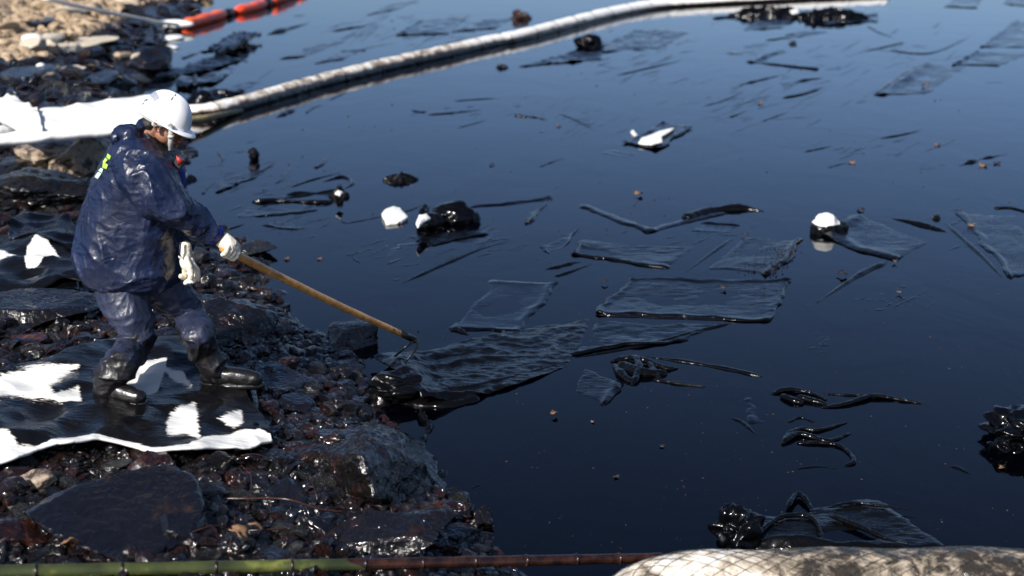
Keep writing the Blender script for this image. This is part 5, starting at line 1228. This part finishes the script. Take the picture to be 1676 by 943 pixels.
draped([(-70,615),(0,610),(60,598),(130,572),(200,556),(300,556),(350,585),(395,615),(408,660),(440,700)],
       [(-70,800),(0,764),(50,748),(95,734),(165,729),(225,737),(270,741),(310,742),(400,736),(446,722)],
       'big oil-blackened white sheet with torn clean patches and a white hem, under the worker\'s boots', 'sheet_patch',
       [([(0,622),(60,607),(127,606),(95,628),(78,642),(100,658),(60,654),(0,655),(-60,650),(-60,625)], 14),
        ([(206,600),(240,597),(273,596),(264,628),(256,648),(240,655),(215,657),(190,650),(196,620)], 5),
        ([(70,654),(128,640),(132,656),(100,658)], 8), ([(268,606),(300,612),(312,630),(285,625)], 9),
        ([(284,683),(300,668),(318,662),(322,690),(326,728),(306,716),(275,712),(276,698)], 11),
        ([(358,692),(372,684),(394,680),(396,694),(384,704)], 10),
        ([(-70,768),(0,742),(30,738),(60,740),(95,726),(165,722),(225,731),(310,736),(345,722),(385,712),(425,704),(450,716),(450,745),(310,755),(225,750),(165,742),(95,750),(0,790),(-70,830)], 5),
        ([(-10,712),(14,715),(30,735),(60,742),(0,760),(-10,760)], 10)],
       nu=230, nv=95, hem=True, z_off=.062, relief=.024, hemh=.010, cap=.85, name='stained_sheet')
draped([(-60,395),(20,388),(70,380),(110,392),(128,418)], [(-60,470),(0,478),(40,474),(90,470),(135,462)],
       'black-soaked sheet with a clean white corner draped over boulders left of the worker', 'sheet_patch',
       [([(40,428),(46,410),(68,391),(78,402),(82,412),(100,427),(74,430),(56,443),(44,438)], 4), ([(-30,418),(0,414),(28,430),(0,434),(-30,436)], 5)], nu=90, nv=46, z_off=.10, relief=.05)
draped([(18,362),(60,354),(110,358),(126,372)], [(14,395),(50,392),(90,404),(130,420)],
       'plain black soaked sheet above the one with the white corner', 'sheet', [], nu=60, nv=30, z_off=.12, relief=.05)
draped([(-60,452),(20,446),(80,442),(120,452)], [(-60,500),(0,494),(70,486),(130,476)],
       'bluish soaked sheet edge drooping below the sheet with the white corner', 'sheet_gloss', [], nu=60, nv=24, z_off=.07, relief=.04)
# white flat sheets lying along the boom on the shore
allw = [([(-999,-999),(2999,-999),(2999,2999),(-999,2999)], 1.0)]
draped([(66,180),(130,172),(200,162),(262,156)], [(50,212),(100,210),(170,204),(262,200)], 'clean flat white tube-sheet, the upper one, pointing at the helmet', 'sheet_white', allw, nu=70, nv=26, flatz=.85, relief=.022, thick=.05, name='white_sheet')
draped([(-30,226),(60,209),(130,197),(262,186)], [(-30,234),(60,226),(130,219),(250,207)], 'clean white sheet with a yellow-green lower edge, the lower one beside the boom', 'sheet_white', allw, nu=70, nv=20, flatz=.84, relief=.015, thick=.05, name='white_sheet')
draped([(-10,170),(14,162),(30,168),(62,184)], [(-10,196),(10,206),(40,214),(70,214)], 'bunched white cloth end at the left edge beside the white tube-sheets', 'sheet_white', allw, nu=40, nv=24, flatz=.86, relief=.05, thick=.05, name='white_sheet')
M['yellowgreen'] = plain('yellow-green edging', (.35,.33,.06), .6)
mb = MB(); q = spline([G(p[0], p[1], .78) for p in [(-30,238),(60,229),(130,222),(200,214),(250,209)]], 8); mb.tube(q, .02, 8); o = mb.build('edging_cord', M['yellowgreen']); tag(o, 'yellow-green cord along the lower white sheet left of the jacket', 'cord')

# raked sheet: from the tines out into the bay
def raked():
    c = [(618,596),(700,548),(850,540),(968,522),(972,560),(920,592),(850,622),(780,648),(700,668),(640,655)]
    A_, B_, C_, D_ = G(606,600), G(992,516), G(944,592), G(690,672)
    nu, nv = 170, 90; V = []
    for j in range(nv+1):
        v = j/nv
        for i in range(nu+1):
            u = i/nu; p = (A_*(1-u)+B_*u)*(1-v)+(D_*(1-u)+C_*u)*v
            bow = math.sin(math.pi*u); p += Vector((0, .14*bow*(1-v) - .10*bow*v, 0))
            q = Vector((p.x, p.y, 0)); al = Vector((q.x*1.7+q.y*1.1, q.y*3.0-q.x*2.0+noise.noise(q*1.7)*1.2, 0))
            w_ = .008+.014*(1-u)
            z = .003*(1-u) + w_*(1-2.0*abs(noise.noise(al*1.3))) + w_*.6*(.5-abs(noise.noise(al*3.1+Vector((4,0,0))))*1.5) + .004*noise.noise(q*22)
            tx, ty = (u-.06)/.10, (v-.45)/.45
            z += .09*math.exp(-tx*tx-ty*ty) + .03*math.exp(-((u-.02)/.05)**2) + .05*math.exp(-((v-.96)/.04)**2)*max(0, 1-u*1.7) 
            z -= .03*math.exp(-((1-u)/.05)**2) + .022*math.exp(-(v/.035)**2)
            V.append(Vector((p.x, p.y, z)))
    o0 = sum(V, Vector())/len(V); o0.z = 0; W = nu+1; V = [p-o0 for p in V]
    F = [(j*W+i, (j+1)*W+i, (j+1)*W+i+1, j*W+i+1) for j in range(nv) for i in range(nu)]; n0 = len(V)
    rim = [i for i in range(W)] + [j*W+nu for j in range(1, nv+1)] + [nv*W+i for i in range(nu-1, -1, -1)] + [j*W for j in range(nv-1, 0, -1)]
    F += [tuple(i+n0 for i in reversed(f)) for f in F] + [(rim[k], rim[(k+1) % len(rim)], rim[(k+1) % len(rim)]+n0, rim[k]+n0) for k in range(len(rim))]
    me = mesh(V+[p-Vector((0,0,.005)) for p in V], F); bm = bmesh.new(); bm.from_mesh(me); bmesh.ops.recalc_face_normals(bm, faces=bm.faces); bm.to_mesh(me); bm.free()
    o = link('raked_sheet', me, M['sheet_gloss']); o.location = o0
    tag(o, 'large wrinkled oil-soaked sheet being dragged ashore by the rake tines', 'sheet')
raked()
crumple(648,650, .34,.30,.15, 'dripping black gathered mass of sheet where the rake pulls it onto the rocks', 51, 'sheet_gloss', 15, .8, fold=4, sink=.25)
ridge([(655,655),(690,662),(735,662),(775,652),(781,645)], .11, 'smooth curled lip of sheet at the near side of the raked sheet', mat='sheet_gloss', hgt_=.55, taper=(.1,.15))
ridge([(672,628),(720,638),(765,636),(830,622),(925,592)], .06, 'glinting rolled edge along the near side of the raked sheet', mat='sheet_gloss', hgt_=.8, taper=(.1,.5))
ridge([(736,542),(748,540),(768,549)], .04, 'small upturned corner on the far side of the raked sheet', mat='sheet_gloss', hgt_=1.0)
q = [GT(*p)+Vector((0,0,.05)) for p in [(404,632),(414,655),(418,680),(414,700),(420,716)]]; o0 = local(q); mb = MB(); mb.tube([p-o0 for p in spline(q, 10)], .022, 12)
o = mb.build('sheet_fold', M['sheet_gloss']); o.location = o0; tag(o, 'black hose-like fold below the boot toe at the edge of the stained sheet', 'fold')

# twigs and dead leaves by the bamboo
M['twig'] = plain('red-brown twig', (.035,.012,.008), .25, 80, .4, .002)
for q, r_, lb in [([(255,826),(300,832),(350,829),(400,832),(470,840),(520,847),(562,852)], .0065, 'long thin red twig across the rocks above the dead leaf'),
                  ([(315,890),(350,884),(378,882),(430,884),(485,886)], .004, 'pale thin twig through the dead leaf'),
                  ([(376,925),(380,905),(383,885),(386,862)], .004, 'short upright reddish twig beside the dead leaf'),
                  ([(404,850),(412,820),(410,790),(395,776)], .0035, 'arched wiry twig right of the orange mottled rock'),
                  ([(508,800),(516,822),(520,832)], .003, 'tiny splinter of twig left of the broad brownish slab'),
                  ([(395,762),(420,764),(440,763)], .003, 'pale straw below the sheet corner'),
                  ([(250,502),(270,528),(292,548),(312,566)], .008, 'blue-grey rod or cord lying between the worker\'s legs')]:
    pp = [GT(*p)+Vector((0,0,.05+.015*math.sin(i*2))) for i, p in enumerate(q)]; o0 = local(pp); mb = MB(); mb.tube([p-o0 for p in spline(pp, 8)], r_*.6, 6); o = mb.build('twig' if 'rod' not in lb else 'cord', M['twig'] if 'rod' not in lb else M['trousers']); o.location = o0; tag(o, lb, 'twig' if 'rod' not in lb else 'cord')
def leaf2(px, py, w_, lb, sd):
    o = leaf(px, py, w_, lb, sd, z=.2); o.location = GT(px, py)+Vector((0,0,.06)); o.rotation_euler = (.5,.2,sd)
M['deadleaf'] = plain('pale dead leaf', (.2,.11,.05), .7, 30, .6, .004, (20,[(.3,(.13,.06,.025)),(.7,(.26,.15,.08))]))
leaf2(393,896,30,'pale curled dead leaf on the black rocks above the bamboo',1); leaf2(420,884,22,'smaller orange dead leaf right of the pale curled one',2)
leaf2(118,912,26,'cream curled scrap beside the bamboo at lower left',3)
for n_ in ('leaf.026','leaf.027','leaf.028'): 
    if n_ in bpy.data.objects: bpy.data.objects[n_].data.materials[0] = M['deadleaf']
